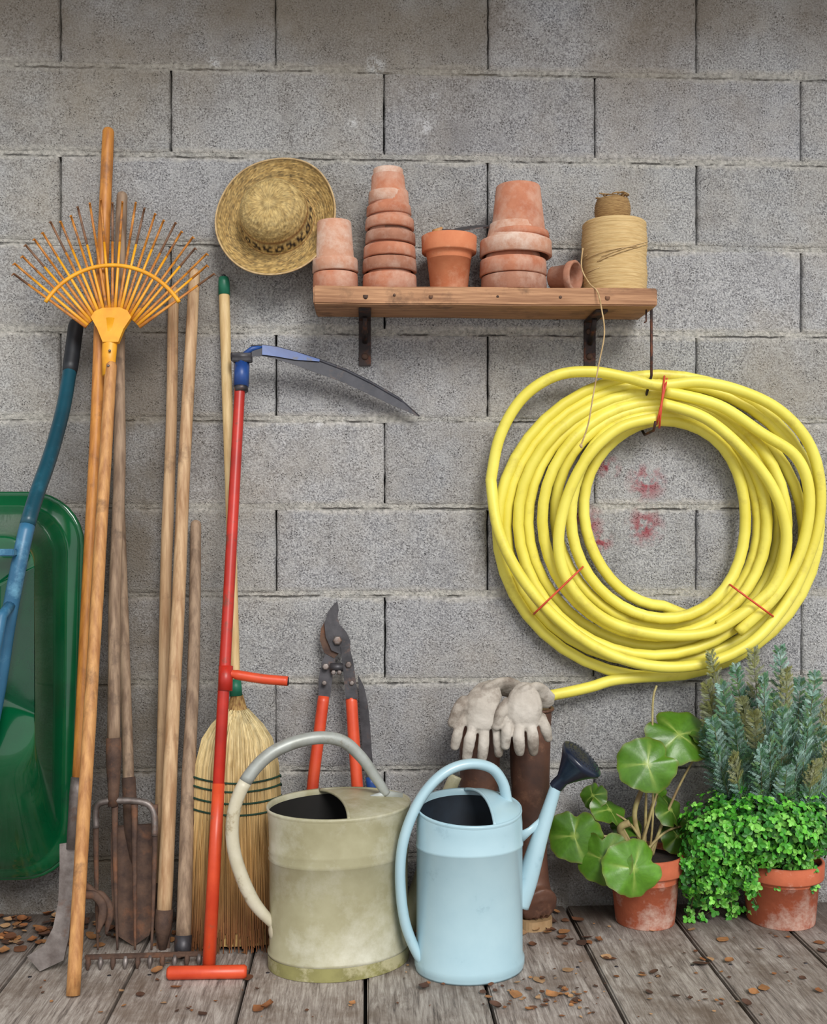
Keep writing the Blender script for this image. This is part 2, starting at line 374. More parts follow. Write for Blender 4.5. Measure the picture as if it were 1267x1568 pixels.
# ------------------------------------------------------------------ floor
def floor_material():
    m=bpy.data.materials.new('weathered_plank'); m.use_nodes=True
    nt=m.node_tree;N=nt.nodes;Lk=nt.links;b=N['Principled BSDF']
    b.inputs['Roughness'].default_value=.75
    geo=N.new('ShaderNodeNewGeometry'); at=N.new('ShaderNodeAttribute'); at.attribute_name='Col'
    ad=N.new('ShaderNodeVectorMath'); ad.operation='ADD'
    sc=N.new('ShaderNodeVectorMath'); sc.operation='SCALE'; sc.inputs['Scale'].default_value=9
    Lk.new(at.outputs['Color'],sc.inputs[0]); Lk.new(geo.outputs['Position'],ad.inputs[0]); Lk.new(sc.outputs[0],ad.inputs[1])
    def grain(sx,sy,scale,det,dist):
        mp=N.new('ShaderNodeMapping'); mp.inputs['Scale'].default_value=(sx,sy,sx); Lk.new(ad.outputs[0],mp.inputs['Vector'])
        n1=N.new('ShaderNodeTexNoise'); n1.inputs['Scale'].default_value=scale; n1.inputs['Detail'].default_value=det; n1.inputs['Roughness'].default_value=.72; n1.inputs['Distortion'].default_value=dist
        Lk.new(mp.outputs[0],n1.inputs['Vector']); return n1.outputs['Fac']
    ga=grain(30,3.2,2.2,10,1.2); gb=grain(120,7,2,8,.3)
    g=mathn(N,Lk,'ADD',mathn(N,Lk,'MULTIPLY',ga,.6),mathn(N,Lk,'MULTIPLY',gb,.4))
    rp=N.new('ShaderNodeValToRGB'); e=rp.color_ramp.elements; e[0].position=.35; e[0].color=C(72,64,60); e[1].position=.64; e[1].color=C(208,201,193)
    x=rp.color_ramp.elements.new(.48); x.color=C(152,142,134)
    Lk.new(g,rp.inputs['Fac'])
    n2=N.new('ShaderNodeTexNoise'); n2.inputs['Scale'].default_value=6; n2.inputs['Detail'].default_value=8; n2.inputs['Roughness'].default_value=.7; Lk.new(geo.outputs['Position'],n2.inputs['Vector'])
    r2=N.new('ShaderNodeMapRange'); r2.inputs['From Min'].default_value=.46; r2.inputs['From Max'].default_value=.64; r2.inputs['To Max'].default_value=.65; Lk.new(n2.outputs['Fac'],r2.inputs['Value'])
    mx=N.new('ShaderNodeMix'); mx.data_type='RGBA'; mx.inputs['B'].default_value=C(106,88,72); Lk.new(r2.outputs[0],mx.inputs['Factor']); Lk.new(rp.outputs[0],mx.inputs['A'])
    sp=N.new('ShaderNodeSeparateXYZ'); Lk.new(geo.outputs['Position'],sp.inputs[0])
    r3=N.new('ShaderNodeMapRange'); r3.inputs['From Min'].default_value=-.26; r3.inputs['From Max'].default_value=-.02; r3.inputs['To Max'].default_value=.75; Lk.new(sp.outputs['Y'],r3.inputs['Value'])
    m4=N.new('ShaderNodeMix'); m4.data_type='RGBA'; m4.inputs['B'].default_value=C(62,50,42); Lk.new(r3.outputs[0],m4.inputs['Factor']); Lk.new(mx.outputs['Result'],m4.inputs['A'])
    ml=N.new('ShaderNodeMix'); ml.data_type='RGBA'; ml.blend_type='MULTIPLY'; ml.inputs['Factor'].default_value=1; Lk.new(m4.outputs['Result'],ml.inputs['A']); Lk.new(at.outputs['Color'],ml.inputs['B'])
    Lk.new(ml.outputs['Result'],b.inputs['Base Color'])
    bp=N.new('ShaderNodeBump'); bp.inputs['Strength'].default_value=.9; bp.inputs['Distance'].default_value=.005
    Lk.new(g,bp.inputs['Height']); Lk.new(bp.outputs['Normal'],b.inputs['Normal'])
    return m
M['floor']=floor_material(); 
M['floorsub']=mat('floor_underlay',C(24,20,18),C(14,12,10),10,rough=1)
b=B()
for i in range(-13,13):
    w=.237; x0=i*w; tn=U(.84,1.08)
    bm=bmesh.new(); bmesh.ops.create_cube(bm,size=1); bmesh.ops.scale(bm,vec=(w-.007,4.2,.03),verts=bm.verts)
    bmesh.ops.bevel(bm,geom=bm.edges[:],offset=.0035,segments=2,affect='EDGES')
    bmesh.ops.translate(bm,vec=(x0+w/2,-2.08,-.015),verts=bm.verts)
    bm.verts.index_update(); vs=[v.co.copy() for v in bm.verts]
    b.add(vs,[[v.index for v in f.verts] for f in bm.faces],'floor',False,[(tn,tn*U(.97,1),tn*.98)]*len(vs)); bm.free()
    for yy in (-.36,-.95,-1.8):
        for xx in (x0+.04,x0+w-.04):
            b.tube([(xx,yy,-.002),(xx,yy,.0008)],.004,'dark',8)
b.box(V((0,-2.08,-.04)),(6.2,4.2,.02),'floorsub',bev=0)
b.done('floor',origin=V((0,0,0)))

# ------------------------------------------------------------------ wheelbarrow
b=B()
cxw=P(-85,1000,-.1).x
def rr(cx,cz,hw,hh,rad,y,n=8,ny=0):
    pts=[]
    for (sx,sz,a0) in ((1,1,0),(-1,1,90),(-1,-1,180),(1,-1,270)):
        for k in range(n+1):
            a=math.radians(a0+90*k/n)
            z=cz+sz*(hh-rad)+rad*math.sin(a)
            pts.append(V((cx+sx*(hw-rad)+rad*math.cos(a),y-(ny*(cz+hh-z)/(2*hh)),z)))
    return pts
rimR=P(121,1000,-.12).x; hw=rimR-cxw; zt=P(0,757,-.10).z; zb=P(0,1343,-.14).z; cz=(zt+zb)/2; hh=(zt-zb)/2
br=P(52,950,-.36).x-cxw; bzt=P(0,822,-.36).z; bzb=P(0,1168,-.36).z
RD=.115
secs=[rr(cxw,cz,hw-.002,hh-.002,RD,-.085,ny=.05),rr(cxw,cz,hw,hh,RD,-.095,ny=.05),rr(cxw,cz,hw-.004,hh-.004,RD-.002,-.108,ny=.05),rr(cxw,cz,hw-.022,hh-.022,RD-.01,-.112,ny=.05),
      rr(cxw,cz,hw-.028,hh-.028,RD-.012,-.122,ny=.05)]
def mixs(t,y): 
    q=lerp
    return rr(cxw,q(cz,(bzt+bzb)/2,t),q(hw-.03,br,t),q(hh-.03,(bzt-bzb)/2,t),q(RD-.012,.06,t),y,ny=q(.05,0,t))
secs+= [mixs(.12,-.15),mixs(.45,-.235),mixs(.8,-.325),mixs(.90,-.345),mixs(.97,-.355),mixs(1.06,-.36),mixs(1.2,-.361)]
last=rr(cxw,(bzt+bzb)/2,.03,.05,.02,-.36)
secs.append(last)
n=len(secs[0]); vs=[p for s in secs for p in s]; fs=[]
for j in range(len(secs)-1):
    for k in range(n):
        l=(k+1)%n; fs.append((j*n+k,j*n+l,(j+1)*n+l,(j+1)*n+k))
fs.append(tuple((len(secs)-1)*n+k for k in range(n)))
b.add(vs,fs,'green')
b.tube(rr(cxw,cz,hw,hh,RD,-.092,ny=.05),.007,'green',8,closed=True)
def wb(u,v,y): return P(u,v,y)
hp=[(117,494,-.035),(108,560,-.09),(97,625,-.16),(78,695,-.24),(57,755,-.31),(42,805,-.36),(28,870,-.385),(12,955,-.39),(-4,1060,-.39),(-25,1160,-.37),(-55,1280,-.30)]
path=[V(q) for q in cr([tuple(wb(*h)) for h in hp],6)]
def mir(p): return V((2*cxw-p.x,p.y,p.z))
for fn in (lambda p:p,mir):
    q=[fn(p) for p in path]
    k=30
    b.tube(q[6:k+1],.0155,'teal',12); b.tube(q[k:],.0155,'blue',12)
    b.tube(q[:8],[.015]+[.0175]*6+[.016],'black',12)
    b.tube([q[40],q[40]+V((0,-.06,-.02)),q[48]+V((0,-.06,0)),q[50]],.011,'blue',10)
b.tube([path[42],mir(path[42])],.012,'blue',10)
b.box(wb(5,846,-.40),(.05,.03,.014),'blue')
ax=path[-1]
b.tube([ax,mir(ax)],.008,'dark',8)
wr=.17; wc=V((cxw,ax.y,wr+.001)); b.tube([V((cxw,wc.y+ (wr-.035)*math.cos(t*math.pi/16),wc.z+(wr-.035)*math.sin(t*math.pi/16))) for t in range(32)],.035,'black',10,closed=True)
b.lathe([(0,-.03),(.03,-.03),(.03,-.008),(.11,-.01),(.12,-.02),(.12,.02),(.11,.01),(.03,.008),(.03,.03),(0,.03)],wc,'blue',Matrix.Rotation(math.pi/2,3,'Y'),24)
for s_ in (ax,mir(ax)): b.tube([s_,V((s_.x,wc.y,wc.z))],.012,'blue',8)
b.tube([V((ax.x,wc.y,wc.z)),V((2*cxw-ax.x,wc.y,wc.z))],.008,'dark',8)
b.done('wheelbarrow')

# ------------------------------------------------------------------ long tools
A=F(100,1488); T=P(165,200,-.022); Lh=Lean(A,T)
b=B(); pole(b,Lh(121,1200),Lh(166,202),.0145,'orangewood',.002,.0135,1)
b.tube([Lh(121,1190),Lh(119,1215),Lh(112,1300)],[.0165,.017,.014],'steel',14)
edgeL=[(108,1290),(92,1292),(92,1330),(90,1380),(82,1420),(68,1447),(42,1464)]
edgeR=[(128,1290),(120,1300),(114,1340),(110,1390),(106,1435),(98,1470),(62,1487)]
b.ribbon([Lh(u,v) for u,v in edgeL],[Lh(u,v) for u,v in edgeR],.008,Lh.n,'steel')
for du in (0,16):
    pr=[(118,1345),(128+du,1368),(146+du*.6,1372),(158+du*.6,1392),(150+du*.8,1430)]
    b.tube([V(q) for q in cr([tuple(Lh(u,v,-.015-du*.001)) for u,v in pr],5)],[.009]*18+[.006,.004,.003],'rust',8,ry=.6)
b.done('grub_hoe')

# leaf rake
A=F(112,1527,.0); T=P(172,480,-.125); Ll=Lean(A,T)
b=B(); pole(b,Ll(112,1524),Ll(170,560),.0135,'oak',.001,.013,2)
b.tube([Ll(166,575),Ll(167,545),Ll(169,515),Ll(171,490)],[.0135,.016,.017,.02],'yellowp',14,ry=.7)
b.ball(Ll(166,560,.013),.003,'steel');b.ball(Ll(168,537,.015),.003,'steel')
lv=[(158,525),(150,505),(140,487),(146,478),(158,473)]; rv=[(182,525),(190,505),(202,487),(196,477),(184,472)]
b.ribbon([Ll(u,v,.006) for u,v in lv],[Ll(u,v,.006) for u,v in rv],.012,Ll.n,'yellowp')
ap=(171,530); NT=25
bar=[]
for i in range(NT):
    a=math.radians(-54+108*i/(NT-1)); a+= math.radians(U(-.6,.6))
    c,s_=math.cos(a),math.sin(a)
    def pt(r,off=0): return Ll(ap[0]+s_*r+1.5, ap[1]-c*r, off)
    r0=50; rend=lerp(228,196,abs(i-(NT-1)/2)/((NT-1)/2))*U(.97,1.02)
    pts=[pt(r0,.004),pt(90,.004),pt(128,.006),pt(160,.004),pt(rend-14,.01)]
    tip=pt(rend,.035); 
    b.tube(pts[:4],[.0042,.0034,.0030,.0028],'yellowp' if i%2 else 'tine',8,ry=.7)
    b.tube([pts[3],pt((160+rend)/2,.006),pts[4],pt(rend-3,.02),tip+V((0,0,-.006))],[.0028,.0027,.0026,.0025,.0018],'tine' if i%3 else 'tinet',8,ry=.8)
for i in range(41):
    a=math.radians(-57+114*i/40); bar.append(Ll(ap[0]+math.sin(a)*122+1, ap[1]-math.cos(a)*(124),.008))
b.tube(bar,.0048,'yellowp',8,ry=.8)
b.done('leaf_rake')

# garden fork
A=F(190,1462); T=P(187,300,-.03); Lf=Lean(A,T)
b=B(); pole(b,Lf(174,1140),Lf(187,300),.0140,'oakg',.004,.0125,3)
b.tube([Lf(174,1130),Lf(174,1160),Lf(174,1215),Lf(173,1235)],[.0165,.017,.012,.011],'rust',12)
sh=[V(q) for q in cr([tuple(Lf(*q)) for q in ((147,1268),(147,1238),(158,1228),(190,1226),(224,1230),(236,1246),(237,1280))],5)]
b.tube(sh,.0075,'steel',8)
for (u0,u1) in ((147,150),(176,180),(206,207),(237,232)):
    q=[V(x) for x in cr([tuple(Lf(*z)) for z in ((u0,1232),(u0,1300),((u0+u1)/2,1390),(u1,1455))],6)]
    b.tube(q,[.0075-.0052*i/(len(q)-1) for i in range(len(q))],'rust',8,ry=.7)
b.done('garden_fork')

# spade (behind the fork)
A=F(206,1447); T=P(183,760,-.03); Ls=Lean(A,T)
b=B(); pole(b,Ls(199,1265),Ls(183,765),.0125,'oakg',.001,.012,4)
b.tube([Ls(197,1190),Ls(201,1270),Ls(204,1330)],[.0150,.016,.007],'rust',12)
e1=[(176,1268),(170,1275),(170,1340),(173,1400),(182,1434),(204,1448)]
e2=[(233,1262),(238,1272),(239,1340),(237,1400),(229,1432),(206,1448)]
b.ribbon([Ls(u,v,.006) for u,v in e1],[Ls(u,v,.006) for u,v in e2],.004,Ls.n,'rust')
b.tube([Ls(174,1268),Ls(236,1264)],.005,'rust',8)
b.done('spade')

A=F(241,1420); T=P(266,442,-.022); La=Lean(A,T)
b=B(); pole(b,La(244,1395),La(266,445),.0145,'oakp',.004,.0125,5)
b.tube([La(246,1350),La(243,1400),La(241,1419)],[.0155,.016,.010],'rust',12)
b.poly([La(231,1390,-.012),La(256,1390,-.012),La(260,1419,-.012),La(228,1420,-.012)],.005,La.n,'rust')
b.done('weeding_hoe')
A=F(249,1454); T=P(299,415,-.03); Lr=Lean(A,T)
b=B(); pole(b,Lr(251,1410),Lr(298,418),.0165,'oakp',.003,.0130,6)
b.tube([Lr(252,1392),Lr(250,1420),Lr(249,1454)],[.0185,.0185,.008],'rust',12)
b.poly([Lr(240,1410,-.008),Lr(262,1410,-.008),Lr(260,1453,-.008),Lr(240,1453,-.008)],.006,Lr.n,'rust')
b.done('edging_iron')
A=F(279,1466); T=P(300,800,-.03); Lm=Lean(A,T)
b=B(); pole(b,Lm(281,1440),Lm(300,803),.0160,'oakg',.004,.0125,8)
b.tube([Lm(281,1432),Lm(280,1455),Lm(279,1466)],[.018,.018,.012],'dark',12)
yA=F(135,1484).y; xA=P(130,1480,yA).x; xB=P(330,1480,yA+.01).x
q0=V((xA,yA,.024)); q1=V((xB,yA+.01,.024))
b.box((q0+q1)/2,((q1-q0).length,.008,.010),'rust',Matrix.Rotation(math.atan2(q1.y-q0.y,q1.x-q0.x),3,'Z'))
b.tube([Lm(279,1462),V((Lm(279,1462).x,(q0.y+q1.y)/2,.024))],.007,'rust',8)
for i in range(11):
    p=q0.lerp(q1,(i+.3)/10.6); b.tube([p,p+V((0,-.004,-.012)),V((p.x,p.y-.010,.001))],[.005,.006,.002],'steel' if i%2 else 'rust',6)
b.done('garden_rake')

# ------------------------------------------------------------------ broom
A=F(363,1450); T=P(342,425,-.02); Lb=Lean(A,T)
b=B(); pole(b,Lb(361,1060),Lb(343.5,452),.0105,'pale',.002,.0125,9)
b.tube([Lb(343.6,452),Lb(343,432),Lb(342.6,425)],[.0138,.0132,.0115],'greencap',14)
b.tube([Lb(342.7,426),Lb(342.5,421)],[.006,.005],'dark',10)
b.tube([Lb(360.5,1040),Lb(361.5,1066)],[.0125,.0145],'greencap',14)
bw=[(1064,10),(1080,15),(1092,19),(1105,36),(1122,50),(1145,59),(1175,64),(1240,68),(1300,70),(1380,74),(1446,78)]
def bwid(v):
    for (a,wa),(c,wc2) in zip(bw,bw[1:]):
        if v<=c: return lerp(wa,wc2,max(0,(v-a)/(c-a)))
    return bw[-1][1]
def bthk(v): return lerp(.012,.042,min(1,max(0,(v-1064)/110)))
vs=[];fs=[];seg=40;vv=[1064,1080,1092,1100,1110,1122,1135,1150,1175,1210,1250,1300,1360,1410,1440]
for v in vv:
    c=Lb(363,v); w=(Lb(363+bwid(v)*.93,v)-c).x
    for k in range(seg):
        a=2*math.pi*k/seg; vs.append(c+V((math.cos(a)*w,math.sin(a)*bthk(v)*.85,0)))
for j in range(len(vv)-1):
    for k in range(seg): fs.append((j*seg+k,j*seg+(k+1)%seg,(j+1)*seg+(k+1)%seg,(j+1)*seg+k))
b.add(vs,fs,'broomcore')
for i in range(760):
    a=U(math.pi,2*math.pi) if R()<.8 else U(0,math.pi)
    rr0=U(.93,1.05); ph=U(-.05,.05); pts=[]
    vend=U(1400,1452); vst=U(1085,1100)
    light=R()
    rows=[vst,1108,1130,1170,1235,1300,1370,vend]
    for q,v in enumerate(rows):
        c=Lb(363,v); aa=a+ph*q/7; w=(Lb(363+bwid(v),v)-c).x*(rr0 if v>1240 else min(rr0,1.0))
        pts.append(c+V((math.cos(aa)*w,math.sin(aa)*bthk(v)*rr0,0)))
    n=len(pts); r=U(.0011,.0019); vsx=[]; colx=[]
    for q,p in enumerate(pts):
        t=q/(n-1)
        top=V((lin(242),lin(224),lin(172))); mid=V((lin(206),lin(166),lin(104))); bot=V((lin(132),lin(82),lin(44)))
        cc=(top.lerp(mid,min(1,t/.66)**2) if t<.66 else mid.lerp(bot,(t-.66)/.34))*lerp(.62,1.12,light)
        for k in range(3):
            g=2*math.pi*k/3; vsx.append(p+V((math.cos(g)*r,math.sin(g)*r,0))); colx.append(tuple(cc))
    fx=[(q*3+k,q*3+(k+1)%3,(q+1)*3+(k+1)%3,(q+1)*3+k) for q in range(n-1) for k in range(3)]
    b.add(vsx,fx,'straw',True,colx)
for v in (1190,1203,1221,1238):
    c=Lb(363,v); w=(Lb(363+bwid(v)+2,v)-c).x
    b.tube([c+V((math.cos(a*math.pi/24)*w,math.sin(a*math.pi/24)*(bthk(v)+.003),.004*math.sin(a*.3))) for a in range(48)],.0023,'twinegreen',6,closed=True)
b.done('corn_broom')

# ------------------------------------------------------------------ scythe
A=F(318,1494); T=P(370,545,-.075); Lc=Lean(A,T)
b=B()
b.tube([Lc(320,1478,.0),Lc(345,1010),Lc(368,585),Lc(370,560)],[.012,.0125,.012,.012],'red',14)
b.tube([Lc(320,1480),Lc(330,1290),Lc(335,1200)],[.0135,.0133,.0128],'orangered',14)
q=[V(x) for x in cr([tuple(Lc(*z)) for z in ((346,1040),(352,1032),(372,1035),(405,1040),(441,1043))],5)]
b.tube(q,[.009]*8+[.0105]*(len(q)-8),'orangered',12); b.tube([Lc(346,1020),Lc(345,1058)],.0155,'red',12)
b.tube([Lc(441,1043),Lc(442.5,1043)],[.0105,.008],'black',12)
e=F(256,1490,.014);g=F(378,1488,.014)
b.tube([e,e.lerp(g,.03),e.lerp(g,.5),e.lerp(g,.97),g],[.010,.0135,.013,.0135,.010],'orangered',14)
b.tube([Lc(369,592),Lc(370.5,555)],.0175,'bluep',8); b.box(Lc(371,548,.004),(.045,.03,.02),'dark'); b.tube([Lc(354,546,.01),Lc(386,546,.01)],.010,'dark',10)
b.tube([Lc(370,600),Lc(369,590)],.0155,'dark',10)
tp=[(384,531),(402,530),(425,533),(455,541),(490,552),(530,567),(570,587),(610,610),(643,637)]
bt=[(386,546),(402,545),(420,549),(450,558),(485,571),(522,584),(560,601),(600,620),(642,638)]
yb=[-.082,-.08,-.075,-.068,-.06,-.05,-.04,-.03,-.02]
TP=[P(u,v,y) for (u,v),y in zip(tp,yb)]; BT=[P(u,v,y-.006) for (u,v),y in zip(bt,yb)]
b.ribbon(TP,BT,.003,V((0,-1,0)),'blade')
b.tube(TP,[.004]*8+[.001],'blade',8)
b.ribbon([p+V((0,-.0045,.002)) for p in TP[1:5]],[p+V((0,-.0045,0)) for p in [a.lerp(c,w) for a,c,w in zip(TP[1:5],BT[1:5],(.9,.8,.6,.1))]],.002,V((0,-1,0)),'bluep')
b.tube([P(372,546,-.085),P(386,534,-.084),P(402,531,-.08)],[.008,.006,.004],'bluep',8)
b.done('scythe')

# ------------------------------------------------------------------ loppers
A=F(510,1425); T=P(517,920,-.02); Lo=Lean(A,T)
b=B()
def PL(pts,off,th,mt): b.poly([Lo(u,v,off) for u,v in pts],th,Lo.n,mt)
PL([(517,920),(519,934),(517,946),(521,957),(531,968),(537,982),(536,1000),(526,1004),(508,996),(499,975),(497,955),(502,938),(509,928)],.014,.006,'dark')
PL([(500,948),(508,960),(514,975),(522,998),(512,1008),(497,1000),(490,980),(492,962)],.006,.008,'rust')
PL([(505,990),(516,998),(510,1030),(506,1068),(488,1068),(488,1040),(494,1012)],.004,.009,'dark')
PL([(522,990),(536,992),(541,1012),(545,1040),(549,1070),(530,1070),(526,1030)],.016,.009,'dark')
for (u,v,r) in ((517,981,.011),(499,1021,.008),(534,1018,.008),(497,1046,.006),(539,1046,.006),(511,1030,.006),(520,1030,.006)):
    c=Lo(u,v,.018); b.tube([c,c+Lo.n*.006,c+Lo.n*.0065],[r,r,r*.6],'steel',6)
b.tube([Lo(506,1022,.016),Lo(526,1022,.016)],.010,'dark',10)
for pts in (((496,1066),(488,1130),(478,1215),(462,1422)),((538,1066),(542,1130),(548,1215),(562,1422))):
    q=[Lo(u,v,.008) for u,v in pts]; q=[V(x) for x in cr([tuple(p) for p in q],5)]
    b.tube(q,[.0125]+[.0135]*(len(q)-1),'orangered',14)
    b.tube(q[-6:],.017,'black',12)
b.done('loppers')
A=F(590,1412); T=P(549,1036,-.02); Lw=Lean(A,T)
b=B()
e1=[(548,1034),(550,1060),(551,1090),(553,1120),(556,1160),(562,1200)]; e2=[(549,1034),(558,1052),(564,1080),(567,1110),(570,1155),(574,1200)]
b.ribbon([Lw(u,v) for u,v in e1],[Lw(u,v) for u,v in e2],.003,Lw.n,'dark')
q=[V(x) for x in cr([tuple(Lw(*z)) for z in ((568,1190),(574,1260),(584,1340),(588,1400))],5)]
b.tube(q,[.012]*4+[.016]*(len(q)-4),'bluep',12,ry=.7)
b.done('pruning_saw')

# ------------------------------------------------------------------ watering cans
def can_body(b,c,hx,hy,h,prof,mt,min_,x0,rise,dome,rot,tiltz):
    """oval can; built on its own axes, then turned by rot about the vertical"""
    s0=len(b.v); O=V((0,0,0))
    outer=[(0.0,.006),(.97,.006),(1.0,.0)]+prof
    b.lathe(outer,O,mt,None,72,hx,hy)
    rt,zt2=prof[-1]
    b.lathe([(rt,zt2),(rt+.012,zt2+.004),(rt+.004,zt2+.009),(rt-.02,zt2+.006),(rt-.025,zt2-.003)],O,mt,None,72,hx,hy)
    b.lathe([(rt-.025,zt2-.003),(.96,.02),(0,.02)],O,min_,None,72,hx,hy)
    n1,n2=16,24; vs=[];fs=[]; rt-=.012
    for i in range(n1+1):
        t=i/n1
        for j in range(n2+1):
            s_=-1+2*j/n2
            ang=math.acos(max(-1,min(1,x0)))
            ye0=math.sin(ang)
            xe=x0+.10*(1-s_*s_); ye=s_*ye0
            xo=math.cos(s_*ang); yo=math.sin(s_*ang)
            x=lerp(xe,xo,t); y=lerp(ye,yo,t)
            z=h+.006+(1-s_*s_)*(rise*(1-t)**1.2+dome*math.sin(math.pi*t))
            vs.append(V((x*rt*hx,y*rt*hy,z)))
    for i in range(n1):
        for j in range(n2):
            a=i*(n2+1)+j; fs.append((a,a+1,a+n2+2,a+n2+1))
    b.add(vs,fs,mt); b.tube(vs[:n2+1],.0035,mt,8)
    Rz=Matrix.Rotation(rot,3,'Z')
    for i in range(s0,len(b.v)):
        p=V(b.v[i]); k=max(0,min(1,(p.z-.86*h)/(.14*h)))
        p.z+= tiltz*k*max(0,min(1,(p.y+hy)/(2*hy)))
        p=Rz@p; b.v[i]=tuple(p+c)
# olive can
b=B()
ROT=math.radians(17); yc=-.30
hy=.112; hx=.148
cx_=(P(412,1440,yc-.03).x+P(624,1440,yc+.04).x)/2; c=V((cx_,yc,0))
def yo_(x): return yc+(x-c.x)*math.tan(ROT)
def PR(u,v):
    p=P(u,v,yc)
    for _ in range(4): p=P(u,v,yo_(p.x))
    return p
h=P(517,1238,yc).z
prof=[(1.0,.004),(1.0,.028),(1.012,.030),(1.012,.034),(.985,.037),(.985,h*.70),(1.0,h*.705),(.987,h*.72),(1.0,h*.735),(.987,h*.75),(1.002,h*.765),(.99,h*.78),(.998,h*.93),(1.02,h)]
can_body(b,c,hx,hy,h,prof,'canol','canin2',-.08,.010,.006,ROT,.008)
s0=len(b.v); b.lathe([(1.004,.001),(1.009,.028)],V((0,0,0)),'canols',None,72,hx,hy)
Rz=Matrix.Rotation(ROT,3,'Z')
for i in range(s0,len(b.v)): b.v[i]=tuple(Rz@V(b.v[i])+c)
hp=[(424,1420,.006),(415,1412,.010),(385,1375,.0135),(360,1310,.0135),(357,1250,.0135),(376,1197,.0135),(415,1154,.0135),(470,1132,.0135),(520,1133,.013),(552,1158,.012),(575,1190,.011),(592,1216,.009)]
q=[PR(u,v) for u,v,r in hp]; qq=cr([(p.x,p.y,p.z,hp[i][2]) for i,p in enumerate(q)],7)
k=5*7
b.tube([x[:3] for x in qq[:k+1]],[x[3] for x in qq[:k+1]],'zincb',16,ry=1); b.tube([x[:3] for x in qq[k:]],[x[3] for x in qq[k:]],'zinc',16)
b.ball(PR(423,1424),.02,'zincb',(.8,1,1.2))
b.tube([PR(568,1224),PR(592,1218),PR(616,1220)],[.009,.011,.008],'zinc',12,ry=.5)
sp=[(612,1440,.024),(640,1370,.021),(668,1270,.017),(684,1222,.015),(698,1188,.014)]
qq=cr([tuple(PR(u,v))+(r,) for u,v,r in sp],6)
b.tube([x[:3] for x in qq],[x[3] for x in qq],'canol',16); 
b.done('olive_watering_can')
# blue can
b=B()
ROTB=math.radians(14); yc=-.345; hy=.096
hx=(P(803,1440,yc)-P(636,1440,yc)).x/2; c=V((P(719.5,1400,yc).x,yc,0)); h=P(717,1253,yc).z
prof=[(1.0,.004),(1.02,.010),(1.02,.022),(.985,.03),(.98,h*.82),(.995,h*.825),(.995,h*.84),(.982,h*.85),(.98,h*.95),(.965,h)]
can_body(b,c,hx,hy,h,prof,'canbl','canin',.20,.020,.010,ROTB,.032)
hp=[(655,1478,.010),(640,1462,.013),(620,1410,.0135),(613,1340,.0135),(620,1280,.0135),(645,1222,.0135),(680,1184,.0135),(718,1170,.0135),(752,1176,.0135),(770,1198,.0135),(776,1224,.014),(778,1236,.016)]
def yb2(x): return yc+(x-c.x)*math.tan(ROTB)
def PB(u,v):
    p=P(u,v,yc)
    for _ in range(4): p=P(u,v,yb2(p.x))
    return p
qq=cr([tuple(PB(u,v))+(r,) for u,v,r in hp],7)
b.tube([x[:3] for x in qq],[x[3] for x in qq],'canbl',16,n0=V((0,1,0)),ry=.8)
b.ball(PB(656,1480),.014,'canbl',(.8,1,1.3))
sp=[(792,1385,.026),(808,1345,.0225),(826,1285,.0175),(842,1235,.014),(853,1200,.012)]
qq=cr([tuple(PB(u,v))+(r,) for u,v,r in sp],6)
b.tube([x[:3] for x in qq],[x[3] for x in qq],'canbl',18)
b.tube([PB(798,1282),PB(812,1272),PB(830,1258)],[.012,.008,.010],'canbl',10,ry=.5)
a0=PB(853,1203); ax=(PB(893,1148)-PB(856,1198)).normalized()+V((0,-.42,0)); ax.normalize()
Mx=ax.to_track_quat('Z','Y').to_matrix()
ln=.082
b.lathe([(.0135,-.006),(.0145,.0),(.014,.018),(.02,.03),(.034,.055),(.045,ln-.012),(.0495,ln-.006),(.0495,ln),(.045,ln+.003),(.02,ln+.010),(0,ln+.012)],a0,'navy',Mx,40)
for rr_ in (.012,.022,.032,.040):
    for k in range(int(rr_*700)):
        a=2*math.pi*k/int(rr_*700); pp=a0+Mx@V((rr_*math.cos(a),rr_*math.sin(a),ln+.012-.009*(rr_/.045)**1.6)); b.ball(pp,.0016,'black')
b.done('blue_watering_can')

